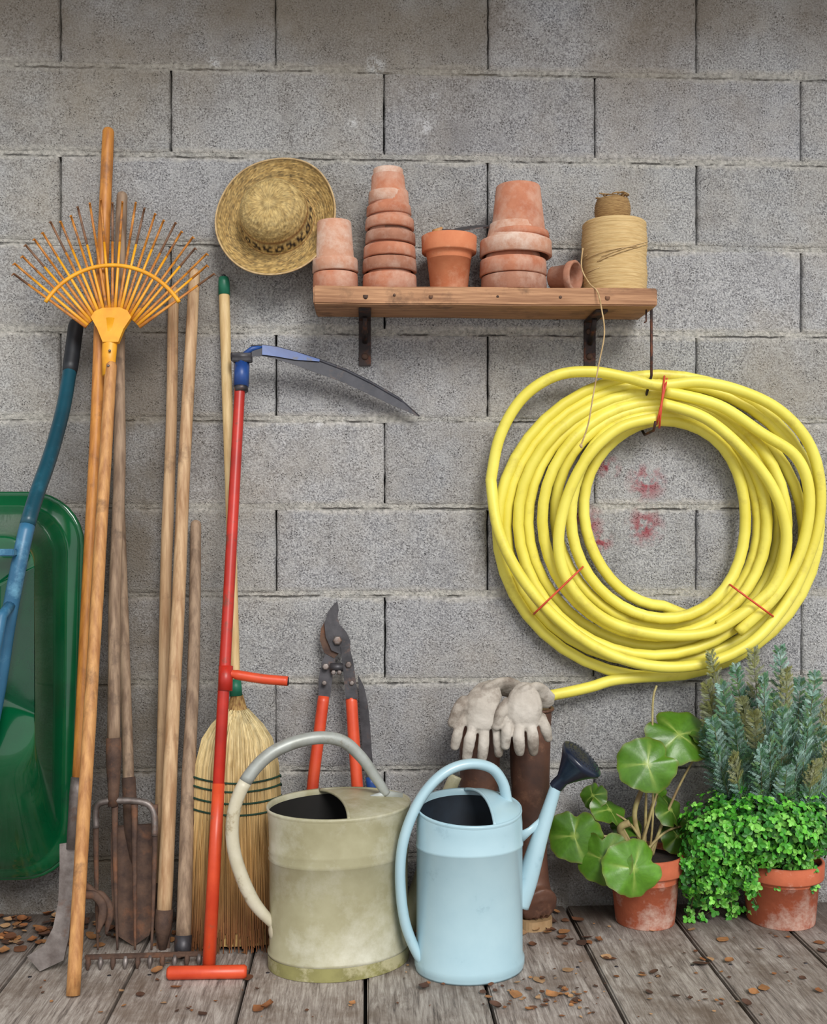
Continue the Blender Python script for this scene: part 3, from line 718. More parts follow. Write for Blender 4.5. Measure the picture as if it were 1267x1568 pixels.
# ------------------------------------------------------------------ boots and gloves
def remesh(ob,vox,sm=6):
    m=ob.modifiers.new('remesh','REMESH'); m.mode='VOXEL'; m.voxel_size=vox; m.use_smooth_shade=True
    if sm:
        s_=ob.modifiers.new('smooth','SMOOTH'); s_.iterations=sm; s_.factor=.5
def boot(name,u,ysh,toe,ztop):
    base=V((P(u,1380,ysh).x,ysh,0))
    d=(toe-base); d.z=0; L=d.length; d.normalize()
    b=B()
    sp=[(0,ztop,.050,.050),(0,ztop-.04,.048,.05),(0,.34,.045,.045),(0.003,.30,.043,.045),(-.002,.26,.0445,.045),(0,.20,.040,.042),(.002,.16,.038,.042),(.003,.10,.042,.044),(.01,.07,.044,.046),(.03,.045,.043,.042)]
    b.tube([base+d*q[0]+V((0,0,q[1])) for q in sp],[q[2] for q in sp],'boot',20)
    ft=[(-.035,.052,.034),(.0,.056,.044),(.05,.055,.044),(L*.55,.048,.041),(L*.8,.043,.038),(L*.95,.038,.028),(L,.036,.012)]
    b.tube([base+d*q[0]+V((0,0,q[1])) for q in ft],[q[2] for q in ft],'boot',18)
    ob=b.done(name+'_upper',fix=True); remesh(ob,.005,5)
    s2=B(); ring=[]
    side=V((-d.y,d.x,0))
    for i in range(36):
        a=2*math.pi*i/36; t=math.cos(a); x=lerp(-.045,L+.012,(t+1)/2); w=.043*abs(math.sin(a))**.6*(1 if math.sin(a)>0 else -1)
        if .25<(t+1)/2<.5: w*=.88
        ring.append(base+d*x+side*w)
    vs=[p+V((0,0,.0)) for p in ring]+[p+V((0,0,.022)) for p in ring]; n=36
    s2.add(vs,[tuple(range(n-1,-1,-1)),tuple(range(n,2*n))]+[(i,(i+1)%n,n+(i+1)%n,n+i) for i in range(n)],'sole',False)
    tp=[base+V((math.cos(k*math.pi/12)*.051,math.sin(k*math.pi/12)*.051,ztop)) for k in range(24)]
    s2.tube(tp,.004,'boot',8,closed=True)
    so=s2.done('sole_part')
    return ob,so
def group(name,obs,loc):
    e=bpy.data.objects.new(name,None); e.location=loc; scene.collection.objects.link(e)
    for o in obs:
        o.parent=e; o.location=o.location-V(loc)
o1,s1=boot('shaft',812,-.11,F(826,1424),P(812,1085,-.11).z)
o1.name='upper'; s1.name='sole'; group('rubber_boot',[o1,s1],(P(812,1380,-.11).x,-.11,0))
o1,s1=boot('shaft',735,-.11,F(722,1414),P(735,1085,-.11).z)
o1.name='upper_2'; s1.name='sole_2'; group('rubber_boot.001',[o1,s1],(P(735,1380,-.11).x,-.11,0))

def glove(name,palm,fingers,thumb,cuff):
    b=B()
    def tb(pts,ry=1.0,n0=V((1,0,0)),mt='glove'):
        q=cr([tuple(P(u,v,y))+(r,) for u,v,y,r in pts],5)
        rs=[x[3] for x in q]; 
        P1=[V(x[:3]) for x in q]; d0=(P1[0]-P1[1]).normalized(); d1=(P1[-1]-P1[-2]).normalized()
        P1=[P1[0]+d0*rs[0]*.7]+P1+[P1[-1]+d1*rs[-1]*.5,P1[-1]+d1*rs[-1]*.85]; rs=[rs[0]*.4]+rs+[rs[-1]*.82,rs[-1]*.35]
        b.tube(P1,rs,mt,14,n0=n0,ry=ry)
    tb(palm,.45)
    for f_ in fingers: tb(f_,.9)
    tb(thumb,.9)
    tb(cuff,.40)
    ob=b.done(name); remesh(ob,.002,2)
    tx=bpy.data.textures.new('crumple','CLOUDS'); tx.noise_scale=.035
    dm=ob.modifiers.new('crumple','DISPLACE'); dm.texture=tx; dm.strength=.005; dm.mid_level=.5
    return ob
ya=-.205
def fing(u0,v0,u1,v1,u2,v2,y,bend,r):   # knuckle, middle joint, tip
    return [(u0,v0,y,r*1.05),((u0+u1)/2,(v0+v1)/2,y-.008,r),(u1,v1,y-bend,r*1.08),(u2,v2,y-bend*.4,r*.92)]
glove('work_glove',[(750,1056,ya+.01,.030),(738,1078,ya-.008,.038),(734,1100,ya-.010,.037)],
   [fing(709,1098,701,1124,697,1143,ya-.002,.012,.0108),fing(726,1104,719,1136,715,1160,ya-.006,.016,.0116),fing(743,1105,741,1140,738,1164,ya-.006,.013,.0116),fing(759,1100,763,1132,764,1154,ya-.002,.010,.0108)],
   [(714,1072,ya+.004,.014),(701,1088,ya-.008,.0125),(693,1108,ya-.006,.011)],
   [(790,1058,ya+.05,.026),(768,1050,ya+.035,.030),(748,1056,ya+.015,.031)])
glove('work_glove.001',[(803,1060,ya-.015,.031),(803,1080,ya-.024,.040),(804,1098,ya-.023,.038)],
   [fing(780,1098,776,1122,774,1142,ya-.018,.014,.0112),fing(796,1103,795,1132,796,1152,ya-.022,.018,.0120),fing(813,1103,816,1132,817,1151,ya-.020,.015,.0118),fing(829,1096,836,1116,840,1131,ya-.014,.011,.0108)],
   [(780,1075,ya-.012,.014),(767,1092,ya-.026,.0125),(761,1112,ya-.022,.011)],
   [(836,1074,ya+.035,.026),(818,1060,ya+.018,.031),(800,1062,ya-.006,.031)])
# ------------------------------------------------------------------ shelf
zs_=1.430; dep=.175
xl=P(480,455,-dep).x; xr=P(1007,455,-dep).x
b=B()
bm=bmesh.new(); bmesh.ops.create_cube(bm,size=1); bmesh.ops.scale(bm,vec=(xr-xl,dep-.008,.040),verts=bm.verts)
bmesh.ops.subdivide_edges(bm,edges=[e for e in bm.edges if abs((e.verts[0].co-e.verts[1].co).x)>.3],cuts=24)
for v in bm.verts: v.co.y+= .0025*mnoise.noise(V((v.co.x*9,v.co.z*5,1))); v.co.z+= .003*mnoise.noise(V((v.co.x*4,v.co.y*5,7)))
bmesh.ops.bevel(bm,geom=[e for e in bm.edges if e.is_manifold and e.calc_face_angle(0)>1],offset=.003,segments=2,affect='EDGES')
bmesh.ops.translate(bm,vec=((xl+xr)/2,-dep/2-.005,zs_-.020),verts=bm.verts); b.bm(bm,'shelf')
for u in (560,604,660,762,858,930):   # knots and nails in the front edge
    p=P(u,460,-dep+.003); b.tube([V((p.x,-dep+.004,zs_-U(.014,.03))),V((p.x,-dep-.0022,zs_-.022))],U(.003,.006),'rust',10)
for u in (559,903):
    x=P(u,510,0).x; zt=zs_-.042; zb_=P(u,561,0).z
    b.box(V((x,-.003,(zt+zb_)/2)),(.028,.006,zt-zb_),'bracket',bev=.001)
    b.box(V((x,-.07,zt-.002)),(.028,.14,.005),'bracket',bev=.001)
    b.tube([V((x,-.006,zt-.055)),V((x,-.06,zt-.006))],.006,'bracket',8)
    for v in (508,546):
        p=P(u,v,-.006); b.tube([p,p+V((0,-.004,0)),p+V((0,-.0055,0))],[.008,.007,.003],'rust',12)
p0=P(998,474,-.10); p1=V((p0.x,-.10,P(998,640,-.1).z))
b.tube([p0+V((0,0,.008)),V((p0.x,-.10,P(998,575,-.1).z)),V((p0.x,-.012,P(998,625,-.1).z)),p1+V((0,.088,-.02)),p1+V((0,.06,-.034)),p1+V((0,-.02,-.03)),p1+V((0,-.035,-.012))],.0032,'bracket',8)
b.tube([P(990,474,-.15),P(990,492,-.15),P(987,494,-.15)],.002,'bracket',6)
b.done('wall_shelf')

# ------------------------------------------------------------------ terracotta pots
def pot(b,org,Rr,Rb,h,rim,mt,inv=True,Mx=None,soil=False):
    th=.006
    pr=[(0,0),(Rb,0),(Rb+.0015,.002),(lerp(Rb,Rr-.006,(h-rim)/h),h-rim),(Rr-.001,h-rim),(Rr,h-rim+.003),(Rr+.001,h-.002),(Rr-.002,h),(Rr-th,h),(Rr-th-.003,h-rim),(Rb-th,.008),(0,.008)]
    if inv:
        pr=[(r_,h-z) for r_,z in pr]
    b.lathe(pr,org,mt,Mx,44)
def tilt(ax_,ay_): return Matrix.Rotation(ax_,3,'X')@Matrix.Rotation(ay_,3,'Y')
YP=-.088; sp_=S(YP)
def stack(name,u,pots):
    b=B()
    for (dz,Rr,Rb,h,rim,mt,du) in pots:
        o=V((P(u+du,440,YP).x,YP+U(-.002,.002),zs_+.001+dz*sp_))
        pot(b,o,Rr*sp_,Rb*sp_,h*sp_,rim*sp_,mt,True,tilt(U(-.02,.02),U(-.035,.035)) if dz>0 else None)
    return b.done(name)
stack('terracotta_pot_stack',514,[(0,34,24,72,28,'terra',0),(30,34.5,25,78,20,'terra2',0),(0,32,26,50,26,'terra3',0)])
stack('terracotta_pot_stack',597,[(0,41,30,60,26,'terra',0),(31,41,30,60,19,'terra3',0),(52,39.5,29,60,18,'terra',0),(74,38,28,60,17,'terra3',1),(96,37,27,60,16,'terra',0),(118,34,24,62,14,'terra',-1),(136,30,22,54,18,'terra2',-2)])
stack('terracotta_pot_stack',787,[(0,50,36,60,25,'terra3',0),(27,51,36,60,24,'terra',-1),(57,55,40,50,24,'terra2',3),(84,47,33,82,10,'terra',7)])
b=B(); pot(b,V((P(688,440,YP).x,YP,zs_+.001)),42*sp_,27*sp_,88*sp_,26*sp_,'terra4',False); b.done('terracotta_pot')
b=B(); dr=V((.75,-.62,-.06)).normalized(); Mx=dr.to_track_quat('Z','Y').to_matrix()
pot(b,P(846,420,-.085)+V((0,0,0)),.035,.024,.062,.016,'terra3',False,Mx)
ob=b.done('terracotta_pot'); ob.location.z+= zs_+.001-min(v.co.z+ob.location.z for v in ob.data.vertices)
# trowel across the pot
b=B()
zr=zs_+.003+88*sp_
c0=V((P(698,355,YP).x,YP,zr+.006))
bl=[(0,.008),(.12,.020),(.4,.025),(.75,.022),(1,.004)]
A_=[c0+V((-.005+.088*t,-w,.002+.012*t-w*.15)) for t,w in bl]; B_=[c0+V((-.005+.088*t,w,.006+.012*t+w*.45)) for t,w in bl]
b.ribbon(A_,B_,.003,V((0,0,1)),'dark')
b.tube([c0+V((0,0,.005)),c0+V((-.03,0,.006)),c0+V((-.036,0,.0))],[.004,.004,.004],'dark',8)
b.tube([c0+V((-.03,0,.006)),c0+V((-.05,.01,.003))],[.009,.008],'oak',10)
b.done('trowel')
# twine
b=B(); yc=-.088; c=V((P(941,440,yc).x,yc,zs_+.001)); sc_=S(yc)
hh=112*sc_*1.0; rs=50*sc_
prof=[(0,0),(rs*.7,0)]
prof.append((rs-.003,.0)); nth=34
for i in range(nth):
    z=.002+(hh-.004)*i/nth; rb=rs*(1-.015*math.cos(i*.4))*(0.99 if i%2 else 1.0)
    prof+= [(rb-.0012,z),(rb,z+(hh/nth)*.5)]
prof+= [(rs-.006,hh),(rs*.35,hh+.001),(rs*.3,hh-.02),(0,hh-.02)]
b.lathe(prof,c,'spool',None,56)
for i in range(10):
    a0=U(0,6.28); z0=U(.01,hh*.5); pts=[]
    for k in range(12):
        a=a0+k*.18; pts.append(c+V(((rs+.0006)*math.cos(a),(rs+.0006)*math.sin(a),min(hh-.006,z0+k*.0045*(1 if i%2 else .5)))))
    b.tube(pts,.0010,'string',5)
b.done('twine_spool')
b=B(); c2=c+V((-.004,.0,hh+.0012)); r2=28*sc_; h2=36*sc_; prof=[(0,0),(r2*.85,0)]
for i in range(10): prof+= [(r2*(1-.12*((i-4.5)/4.5)**2)-.0015,h2*(i+.2)/10),(r2*(1-.12*((i-4.5)/4.5)**2),h2*(i+.6)/10)]
prof+= [(r2*.75,h2),(r2*.2,h2+.002),(0,h2)]
b.lathe(prof,c2,'spoold',None,32)
for i in range(7):
    a=U(0,6.28); pts=[c2+V((math.cos(a+k*.5)*r2*U(.4,.95),math.sin(a+k*.5)*r2*U(.4,.95),h2+U(.001,.009))) for k in range(5)]
    b.tube([x for x in cr([tuple(p) for p in pts],4)],.0016,'spoold',5)
b.done('jute_ball')
b=B(); sp=[(893,380,-.135),(891,410,-.14),(903,434,-.155),(915,446,-.185),(921,470,-.188),(926,510,-.184),(917,560,-.17),(908,610,-.16),(901,650,-.15),(890,682,-.14)]
b.tube([x for x in cr([tuple(P(*q)) for q in sp],6)],.0017,'string',6)
p=P(890,682,-.14); b.tube([p+V((0,0,.004)),p,p+V((.002,0,-.006))],[.002,.004,.002],'string',8)
b.done('hanging_string')

# ------------------------------------------------------------------ straw hat
b=B()
hc=P(425,338,-.045); axd=V((-.16,-1,.26)).normalized(); Mx=axd.to_track_quat('Z','Y').to_matrix()
prof=[];
for i in range(26):
    t=i/25; r_=lerp(.139,.088,t); z=.022*(1-t)**2*1.2+.0012*math.sin(i*2.1)-.004+.004*t; prof.append((r_,z))
prof+= [(.0865,.002),(.0855,.005),(.0848,.010),(.0835,.017),(.082,.024),(.080,.031),(.078,.037)]
for i in range(1,22):
    t=i/21; a=t*math.pi/2; prof.append((.0775*math.cos(a)**.62 if i<21 else 0.0005,.039+.050*math.sin(a)-(.006*math.exp(-((t-.95)/.12)**2))+.0008*math.sin(i*2.2)))
NP=len(prof)
rowc=[U(.80,1.15) for _ in range(NP)]
def hcol(j,k,r_,z,a):
    base=V((lin(212),lin(184),lin(122)))*rowc[j]*U(.62,1.2)
    if j<26:
        if (k//3+j)%2==0: base*=.70
        if R()<.12: base*=.5
        base=V((base.x*.88,base.y*.82,base.z*.72))
        if j in (12,13) and (k//3)%2==0: base*=.65
    elif j in (28,29,30) and (k//2)%4!=0 and (j+(k//2))%3!=0: base=V((.03,.018,.012))
    elif j in (26,32): base=V((lin(150),lin(110),lin(64)))*U(.7,1.1)
    else:
        if j%4==0: base*=.8
        if R()<.10: base*=.65
    return tuple(base)
b.lathe(prof,hc,'hat',Mx,150,colf=hcol)
nv=[]
for q in b.v:
    d=V(q)-hc; rad=math.hypot(d.x,d.z); a=math.atan2(d.z,d.x)
    w=max(0,(rad-.085)/.055)
    q2=V(q)+V((0,-.008*w*math.sin(2*a+.6)+.004*w*math.sin(5*a),0)); q2.z=hc.z+(q2.z-hc.z)*(1.0+.07*min(1,w)); q2.y=min(q2.y,-.008)
    nv.append(tuple(q2))
b.v=nv
ed=[V(nv[k]) for k in range(150)]
b.tube(ed,.0022,'string',6,closed=True)
ob=b.done('straw_hat'); 
# ------------------------------------------------------------------ hose
b=B()
loops=[ # left, top, right, bottom, depth
 (896,648,1128,928,-.028),(872,640,1146,944,-.058),(850,628,1160,959,-.030),(830,622,1174,974,-.060),
 (808,610,1192,990,-.030),(792,604,1204,1002,-.058),(774,598,1230,1016,-.030),(757,574,1252,1036,-.036)]
pts=[]; K=40
nl=len(loops)
rnd=[[U(-1,1) for _ in range(6)] for _ in range(nl+1)]
def loopparam(t):
    i=min(int(t),nl-1); j=min(i+1,nl-1); f_=t-int(t) if i<nl-1 else 0
    f_=f_*f_*(3-2*f_)
    return [lerp(a,c_,f_) for a,c_ in zip(loops[i],loops[j])],[lerp(a,c_,f_) for a,c_ in zip(rnd[i],rnd[min(j,nl)])]
def lp(t,th):
    (l,tp_,rt_,bt_,y),rn=loopparam(t)
    cx=lerp(l,rt_,.5)+4; cy=lerp(tp_,bt_,.5)
    hx_=(rt_-l)/2; hy_=(bt_-tp_)/2
    tie=max(0,math.cos(th))**6
    w=1-tie
    e1=4*rn[0]*math.sin(2*th+rn[1]*3)*w+3*rn[2]*math.sin(3*th+rn[3]*3)*w
    uu=cx+(hx_+e1)*math.sin(th); v_=cy-(hy_+e1)*math.cos(th)
    yy=y-.008*w*math.sin(3*th+rn[4]*3)*.6
    return P(uu,v_,yy)
for i in range(nl*K):
    t=i/K; pts.append(lp(t,2*math.pi*(i/K)+math.pi))
end=pts[-1]
tail=[tuple(end)]+[tuple(P(*q)) for q in ((950,1040,-.048),(905,1052,-.05),(865,1061,-.052),(826,1068,-.05))]
head=[tuple(P(1165,930,-.022)),tuple(P(1120,952,-.018)),tuple(P(1070,948,-.018))]
full=cr(head+[tuple(pts[0])],6)[:-1]+[tuple(p) for p in pts[:-1]]+cr(tail,6)
HR=.0130
b.tube(full,HR,'hose',14)
ll=[(752,735,-.06),(766,668,-.06),(800,610,-.062),(850,576,-.066),(905,569,-.07),(960,578,-.078),(1010,590,-.088),(1070,585,-.09),(1130,597,-.088),(1190,625,-.085),(1235,672,-.08),(1255,730,-.075),(1254,800,-.07),(1232,870,-.068),(1200,930,-.075),(1150,985,-.088),(1080,1016,-.090),(1000,1020,-.090),(920,995,-.090),(850,945,-.090),(796,880,-.088),(763,810,-.078),(752,735,-.06)]
q=cr([tuple(P(*x)) for x in ll],7); b.tube(q[:-1],HR,'hose',14,closed=True)
for ll in ([(1015,618,-.090),(1080,640,-.092),(1140,690,-.092),(1185,750,-.090),(1205,820,-.090),(1190,890,-.088),(1150,930,-.084),(1100,958,-.07)],
           [(1020,600,-.090),(1100,620,-.090),(1165,662,-.088),(1220,700,-.086),(1240,760,-.083),(1228,840,-.083),(1190,910,-.086),(1130,968,-.08)],
           [(1010,640,-.086),(950,655,-.088),(900,700,-.088),(866,770,-.088),(856,840,-.088),(876,900,-.088),(930,950,-.086),(1010,972,-.084),(1090,967,-.084),(1150,930,-.084)]):
    q=cr([tuple(P(*x)) for x in ll],7); b.tube(q,HR,'hose',14)
def tie(u1,v1,u2,v2,y0=-.010,y1=-.110):
    a=P(u1,v1,0);c_=P(u2,v2,0); a=V((a.x,0,a.z));c_=V((c_.x,0,c_.z)); pts=[]
    for k in range(32):
        g=2*math.pi*k/32; s_=math.cos(g)
        e=abs(math.cos(g))**.6*(1 if s_>0 else -1); yy=(y0+y1)/2+(y1-y0)/2*abs(math.sin(g))**.6*(1 if math.sin(g)>0 else -1)
        p=a.lerp(c_,(e+1)/2); 
        k_=(yy+D0)/D0; pts.append(V((p.x*k_,yy,H0+(p.z-H0)*k_)))
    b.tube(pts,.0024,'tie',6,closed=True)
tie(1018,576,1010,655);tie(1022,580,1006,650)
tie(893,868,818,940);tie(1118,895,1186,945)
b.done('garden_hose')

# ------------------------------------------------------------------ begonia
def gpot(u,vb,wt,wb_,vt,yc_):
    b=B(); s_=S(yc_); c=V((P(u,vb,yc_).x,yc_,0)); h=P(u,vt,yc_).z
    pot(b,c,wt*s_,wb_*s_,h,h*.26,'terrag',False)
    b.lathe([(0,h-.012),(wt*s_*.9,h-.014)],c,'soil',None,30)
    return b,c,h
b,c,h=gpot(988,1400,60,44,1304,-.105)
def bleaf(b,cen,rad,nrm,upv,base,spin):
    nrm=nrm.normalized(); x=upv.cross(nrm).normalized(); y=nrm.cross(x)
    nr,ns=10,60; vs=[];cols=[];fs=[]
    ph=U(0,6)
    for i in range(nr+1):
        t=i/nr
        for k in range(ns):
            a=2*math.pi*k/ns
            notch=1-.28*math.exp(-((((a-spin)%(2*math.pi))-math.pi)/.20)**2)
            rr_=rad*t*notch*(1+.03*math.sin(5*a+ph)*t+.018*math.sin(14*a)*t)
            vein=max(0,math.cos(a*3.5+ph))**14
            z=-.20*rad*t*t+.14*rad*math.sin(3*a+ph)*t*t+.05*rad*math.sin(8*a)*t**3-.03*rad*vein*t
            vs.append(cen+x*rr_*math.cos(a)*1.04+y*rr_*math.sin(a)*.96+nrm*z)
            g=V((lin(78),lin(120),lin(34)))*U(.88,1.1)*base*(1+.35*max(0,math.sin(a*2+ph))*t); g2=V((lin(186),lin(200),lin(108)))
            vm=min(1,vein*(1-t)*.9+max(0,.2-t)*4)
            cc=g.lerp(g2,vm*.8)
            if t>.9: cc=cc.lerp(V((lin(112),lin(96),lin(48))),.5)
            cols.append(tuple(cc))
    for i in range(nr):
        for k in range(ns): l=(k+1)%ns; fs.append((i*ns+k,i*ns+l,(i+1)*ns+l,(i+1)*ns+k))
    b.add(vs,fs,'leaf',True,cols)
cr0=c+V((0,0,h-.01))
lv=[(1040,1125,50,(.1,-.75,.6),-.11,1),(992,1170,45,(-.1,-.9,.35),-.16,1.05),(880,1280,42,(-.35,-.85,.3),-.15,.9),(934,1240,30,(.4,-.5,.7),-.12,.8),(924,1316,44,(-.5,-.85,.1),-.19,1),(971,1330,46,(.15,-1,.2),-.215,1.3),
    (1080,1136,28,(.7,-.5,.5),-.10,.75),(1028,1240,30,(.6,-.6,.5),-.10,.6),(908,1218,22,(-.6,-.6,.4),-.10,.7),(960,1264,24,(0,-.5,.8),-.09,.6),(1038,1280,28,(.3,-.8,.4),-.09,.55),(1010,1208,16,(.4,-.8,.2),-.09,.8),(1058,1262,20,(.5,-.6,.5),-.08,.55),(905,1290,22,(-.3,-.5,.6),-.09,.5),(945,1300,20,(-.3,-.5,.6),-.1,.5)]
for (u,v,rp,nr_,y,bs) in lv:
    cen=P(u,v,y); rad=rp*S(y)
    bleaf(b,cen,rad,V(nr_),V((0,0,1)) if abs(nr_[2])<.7 else V((0,.6,1)),bs,U(0,6.28))
    st=cr0+V((U(-.02,.02),U(-.02,.02),0)); md=st.lerp(cen,.5)+V((0,0,.02))
    q=cr([tuple(st),tuple(md),tuple(cen-V(nr_).normalized()*.004)],7)
    b.tube(q,[.0040-.002*i/(len(q)-1) for i in range(len(q))],'stemp',8)
q=cr([tuple(cr0),tuple(P(972,1250,-.11)),tuple(P(985,1205,-.11))],6); b.tube(q,.006,'stemp',8)
q=cr([tuple(cr0+V((.01,0,0))),tuple(P(1000,1255,-.12)),tuple(P(1000,1190,-.11)),tuple(P(1000,1080,-.09)),tuple(P(1006,1050,-.08))],6); b.tube(q,.0026,'stemp',8)
q=cr([tuple(cr0+V((-.02,-.02,0))),tuple(P(950,1272,-.15)),tuple(P(965,1260,-.16))],6); b.tube(q,.008,'stemp',8)
b.done('potted_begonia')

# ------------------------------------------------------------------ herb + conifer pot
b,c,h=gpot(1196,1404,64,50,1314,-.11)
GR=[V((lin(66),lin(148),lin(36))),V((lin(98),lin(178),lin(54))),V((lin(40),lin(108),lin(30))),V((lin(128),lin(196),lin(82)))]
def hleaf(b,p,n,sz,cc):
    n=n.normalized(); x=n.cross(V((R()-.5,R()-.5,R()-.5))).normalized(); y=n.cross(x)
    for k in range(3):
        a=(k-1)*1.25; d=x*math.cos(a)+y*math.sin(a); s_=y*math.cos(a)-x*math.sin(a)
        L=sz*(1.15 if k==1 else .95)
        vs=[p,p+d*L*.45+s_*L*.42+n*L*.12,p+d*L*.85+s_*L*.3,p+d*L*1.05-n*L*.1,p+d*L*.85-s_*L*.3,p+d*L*.45-s_*L*.42+n*L*.12]
        f_=U(.75,1.2); col=tuple(cc*f_)
        b.add(vs,[(0,1,2,3),(0,3,4,5)],'herb',False,[col]*6)
def blob(cu,cv,y,ru,rv,ry_,n):
    cc=P(cu,cv,y); s_=S(y)
    for _ in range(n):
        d=V((random.gauss(0,1),random.gauss(0,1)-.5,random.gauss(0,1)+.1)).normalized()
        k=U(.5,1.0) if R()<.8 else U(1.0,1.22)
        p=cc+V((d.x*ru*s_*k,d.y*ry_*k,d.z*rv*s_*k))
        if p.y>-.012: continue
        if p.z<.01: p.z=.01+R()*.02
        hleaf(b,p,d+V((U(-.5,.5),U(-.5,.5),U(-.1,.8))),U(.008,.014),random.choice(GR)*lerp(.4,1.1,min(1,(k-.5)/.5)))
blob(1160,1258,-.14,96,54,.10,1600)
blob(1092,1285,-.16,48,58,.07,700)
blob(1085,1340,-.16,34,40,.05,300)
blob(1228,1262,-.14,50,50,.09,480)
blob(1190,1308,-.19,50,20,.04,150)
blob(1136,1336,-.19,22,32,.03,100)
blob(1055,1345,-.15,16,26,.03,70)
for k in range(26):
    u0=U(1070,1240); st=P(u0,1300,-.15); en=F(U(1050,1190),U(1396,1408),.012) if k%3==0 else P(u0+U(-40,30),U(1330,1370),-.18)
    q=cr([tuple(c+V((0,0,h))),tuple(st+V((0,-.03,.01))),tuple(en)],8); b.tube(q,.0012,'stem',5)
    for x in q[8:]: 
        for _ in range(3): hleaf(b,V(x)+V((U(-.01,.01),U(-.01,.01),U(-.005,.01))),V((U(-.5,.5),-1,U(0,1))),U(.008,.013),random.choice(GR))
# feathery conifer planted at the back of the same pot: flat, fern-like sprays
CF=[V((lin(126),lin(160),lin(148))),V((lin(92),lin(134),lin(108))),V((lin(72),lin(114),lin(78))),V((lin(152),lin(180),lin(170))),V((lin(104),lin(136),lin(84)))]
ca=c+V((.01,.03,h-.015))
tips=[(1090,1005,-.12),(1107,1052,-.16),(1128,1025,-.12),(1155,1000,-.13),(1170,1040,-.17),(1196,996,-.12),(1205,1030,-.15),(1226,1046,-.12),(1245,1066,-.15),(1266,1080,-.12),(1288,1126,-.14),(1092,1105,-.17),(1084,1085,-.12),(1124,1100,-.19),(1098,1150,-.18),(1156,1095,-.20),(1200,1090,-.20),(1239,1110,-.19),(1270,1140,-.18),(1146,1060,-.11),(1219,1085,-.11),(1084,1050,-.13),(1180,1130,-.22),(1224,1150,-.21),(1124,1160,-.21),(1292,1170,-.15),(1249,1036,-.12),(1138,1075,-.14),(1185,1070,-.14),(1165,1150,-.22),(1250,1170,-.21),(1280,1105,-.11),(1205,1180,-.22),(1102,1125,-.12),(1256,1120,-.12),(1112,1080,-.13),(1175,1100,-.12),(1215,1120,-.13),(1145,1120,-.13),(1195,1150,-.15),(1080,1120,-.13)]
def needle_branch(p,e,base,ns,l0,w0,pn):
    ax_=(e-p).normalized(); n1=ax_.cross(pn).normalized()
    for j in range(ns):
        tt=(j+.3)/ns; pp=p.lerp(e,tt)
        for s2 in (-1,1):
            l2=l0*(1.1-tt*.65)*U(.8,1.2); dd=(ax_*.9+n1*s2*.7+pn*U(-.25,.25)).normalized(); w=ax_.cross(pn).normalized()*w0
            w=(ax_*.5+w.normalized()*.5).normalized()*w0
            b.add([pp-w,pp+w,pp+dd*l2+w*.35,pp+dd*l2-w*.35],[(0,1,2,3)],'conifer',False,[tuple(base*U(.75,1.25))]*4)
def frond(p0,p1,md,tipc):
    q=[V(x) for x in cr([tuple(p0),tuple(md),tuple(p1)],15)]
    b.tube(q,[.0026-.0020*i/(len(q)-1) for i in range(len(q))],'stem',5)
    nq=len(q); pn=V((U(-.7,.7),-1,U(-.3,.5))).normalized()
    for i in range(8,nq):
        t=i/(nq-1); d=(q[min(i+1,nq-1)]-q[i-1]).normalized(); side=d.cross(pn).normalized()
        for sgn in (-1,1,-1,1,0):
            L=lerp(.060,.016,max(0,(t-.4)/.6))*U(.75,1.15)
            e=q[i]+(d*.75+side*sgn*.75+pn*U(-.35,.35)+(V((U(-.5,.5),U(-.7,.2),U(-.2,.4))) if sgn==0 else V((0,0,0)))).normalized()*L
            if e.y>-.006: continue
            base=random.choice(CF)
            if t>.75 and tipc: base=base.lerp(V((lin(142),lin(130),lin(72))),.65)
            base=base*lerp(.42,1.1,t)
            needle_branch(q[i],e,base,9,.0115,.00115,pn)
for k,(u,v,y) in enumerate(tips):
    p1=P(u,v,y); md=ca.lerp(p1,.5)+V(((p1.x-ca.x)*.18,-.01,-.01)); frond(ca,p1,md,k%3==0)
b.done('potted_parsley_and_conifer')

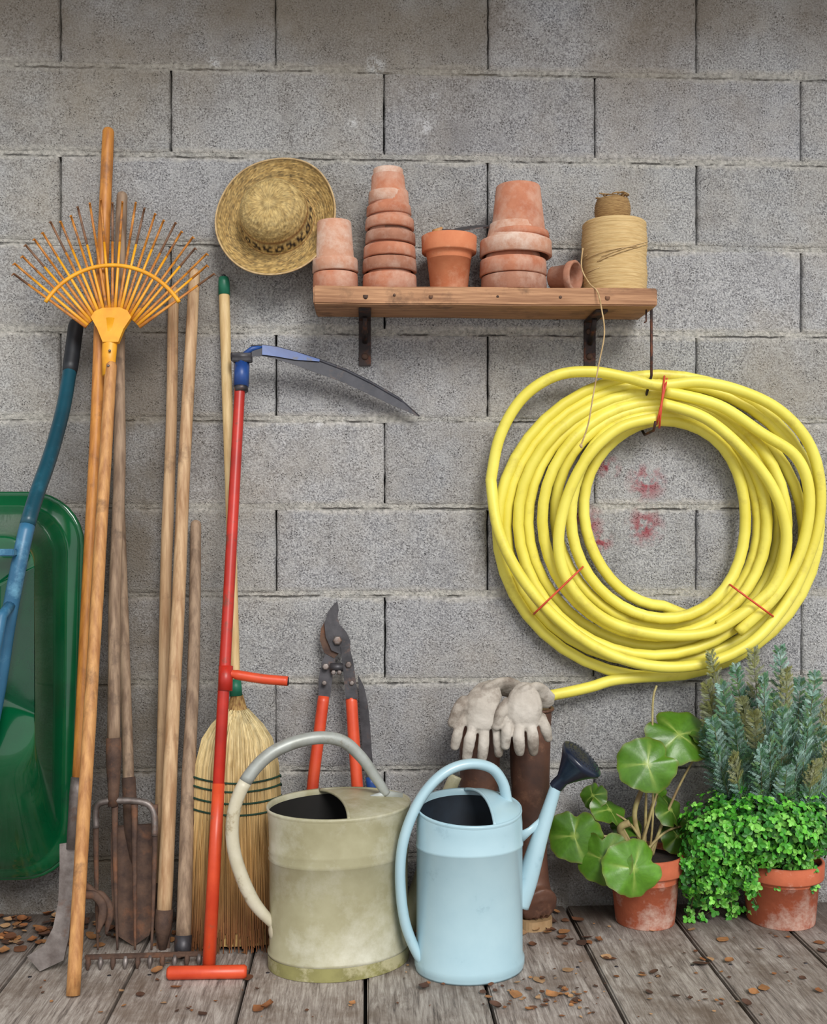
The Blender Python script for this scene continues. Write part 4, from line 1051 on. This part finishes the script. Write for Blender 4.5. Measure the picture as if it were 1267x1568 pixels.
# ------------------------------------------------------------------ dead leaves
b=B()
DC=[V((lin(150),lin(96),lin(56))),V((lin(176),lin(124),lin(78))),V((lin(112),lin(72),lin(48))),V((lin(190),lin(150),lin(110))),V((lin(90),lin(62),lin(48)))]
def dleaf(p,sz,lift=.003):
    a=U(0,6.28); d=V((math.cos(a),math.sin(a),0)); s_=V((-d.y,d.x,0)); cu=U(-.2,.9); tw=U(-.3,.3)
    vs=[];n=6
    for i in range(n+1):
        t=i/n; w=math.sin(math.pi*t**.8)*.36*sz; x=(t-.5)*sz; zc=cu*sz*(t-.5)**2*1.2
        for k in (-1,0,1):
            q=p+d*x+s_*(k*w)+V((0,0,lift+zc+abs(k)*abs(cu)*w*.7+k*tw*w)); q.z=max(q.z,.002); vs.append(q)
    fs=[(i*3+k,i*3+k+1,(i+1)*3+k+1,(i+1)*3+k) for i in range(n) for k in range(2)]
    b.add(vs,fs,'deadleaf',True,[tuple(random.choice(DC)*U(.7,1.1))]*len(vs))
for (u,v,sz) in ((1108,1440,.034),(1075,1478,.036),(995,1522,.022),(790,1525,.032),(760,1545,.034),(845,1528,.036),(825,1502,.028),(860,1440,.026),(900,1438,.024),(935,1470,.024),(410,1545,.034),(395,1548,.03),(310,1555,.022),(240,1490,.034),(15,1440,.04),(30,1455,.034),(5,1460,.034),(60,1425,.034),(75,1402,.034),(215,1525,.02),(650,1515,.026),(540,1540,.02),(1170,1515,.024),(1255,1445,.026),(1230,1500,.016),(1060,1425,.018),(380,1500,.024),(270,1515,.022)):
    dleaf(F(u,v),sz*U(.9,1.3))
for _ in range(280):
    p=F(U(0,880),U(1400,1450)); p.x+=U(-.05,.05); 
    if p.y>-.03: p.y=-.03-R()*.1
    dleaf(p,U(.012,.036),U(.001,.008))
for _ in range(170): dleaf(F(U(-60,1300),U(1400,1560)),U(.004,.014))
for _ in range(50): dleaf(F(U(740,900),U(1490,1550)),U(.006,.018))
for _ in range(18): dleaf(F(U(860,1260),U(1425,1550)),U(.014,.028))
b.done('fallen_leaves',fix=False)

# ------------------------------------------------------------------ light, camera
w=bpy.data.worlds.new('overcast_daylight'); scene.world=w; w.use_nodes=True
bg=w.node_tree.nodes['Background']; bg.inputs['Color'].default_value=(.97,.985,1,1); bg.inputs['Strength'].default_value=.88
sl=bpy.data.lights.new('daylight','SUN'); sl.energy=2.6; sl.angle=math.radians(24); sl.color=(1,.975,.94)
so=bpy.data.objects.new('daylight',sl); scene.collection.objects.link(so)
so.rotation_euler=V((-.30,1.0,-.72)).to_track_quat('-Z','Y').to_euler(); so.location=(1.5,-3,3)
cd=bpy.data.cameras.new('camera'); cd.sensor_fit='HORIZONTAL'; cd.sensor_width=36; cd.lens=36*FOC/1267.0; cd.shift_y=16/1267.0; cd.clip_start=.05
co=bpy.data.objects.new('camera',cd); co.location=CAM; co.rotation_euler=(math.pi/2,0,-PSI); scene.collection.objects.link(co)
scene.camera=co
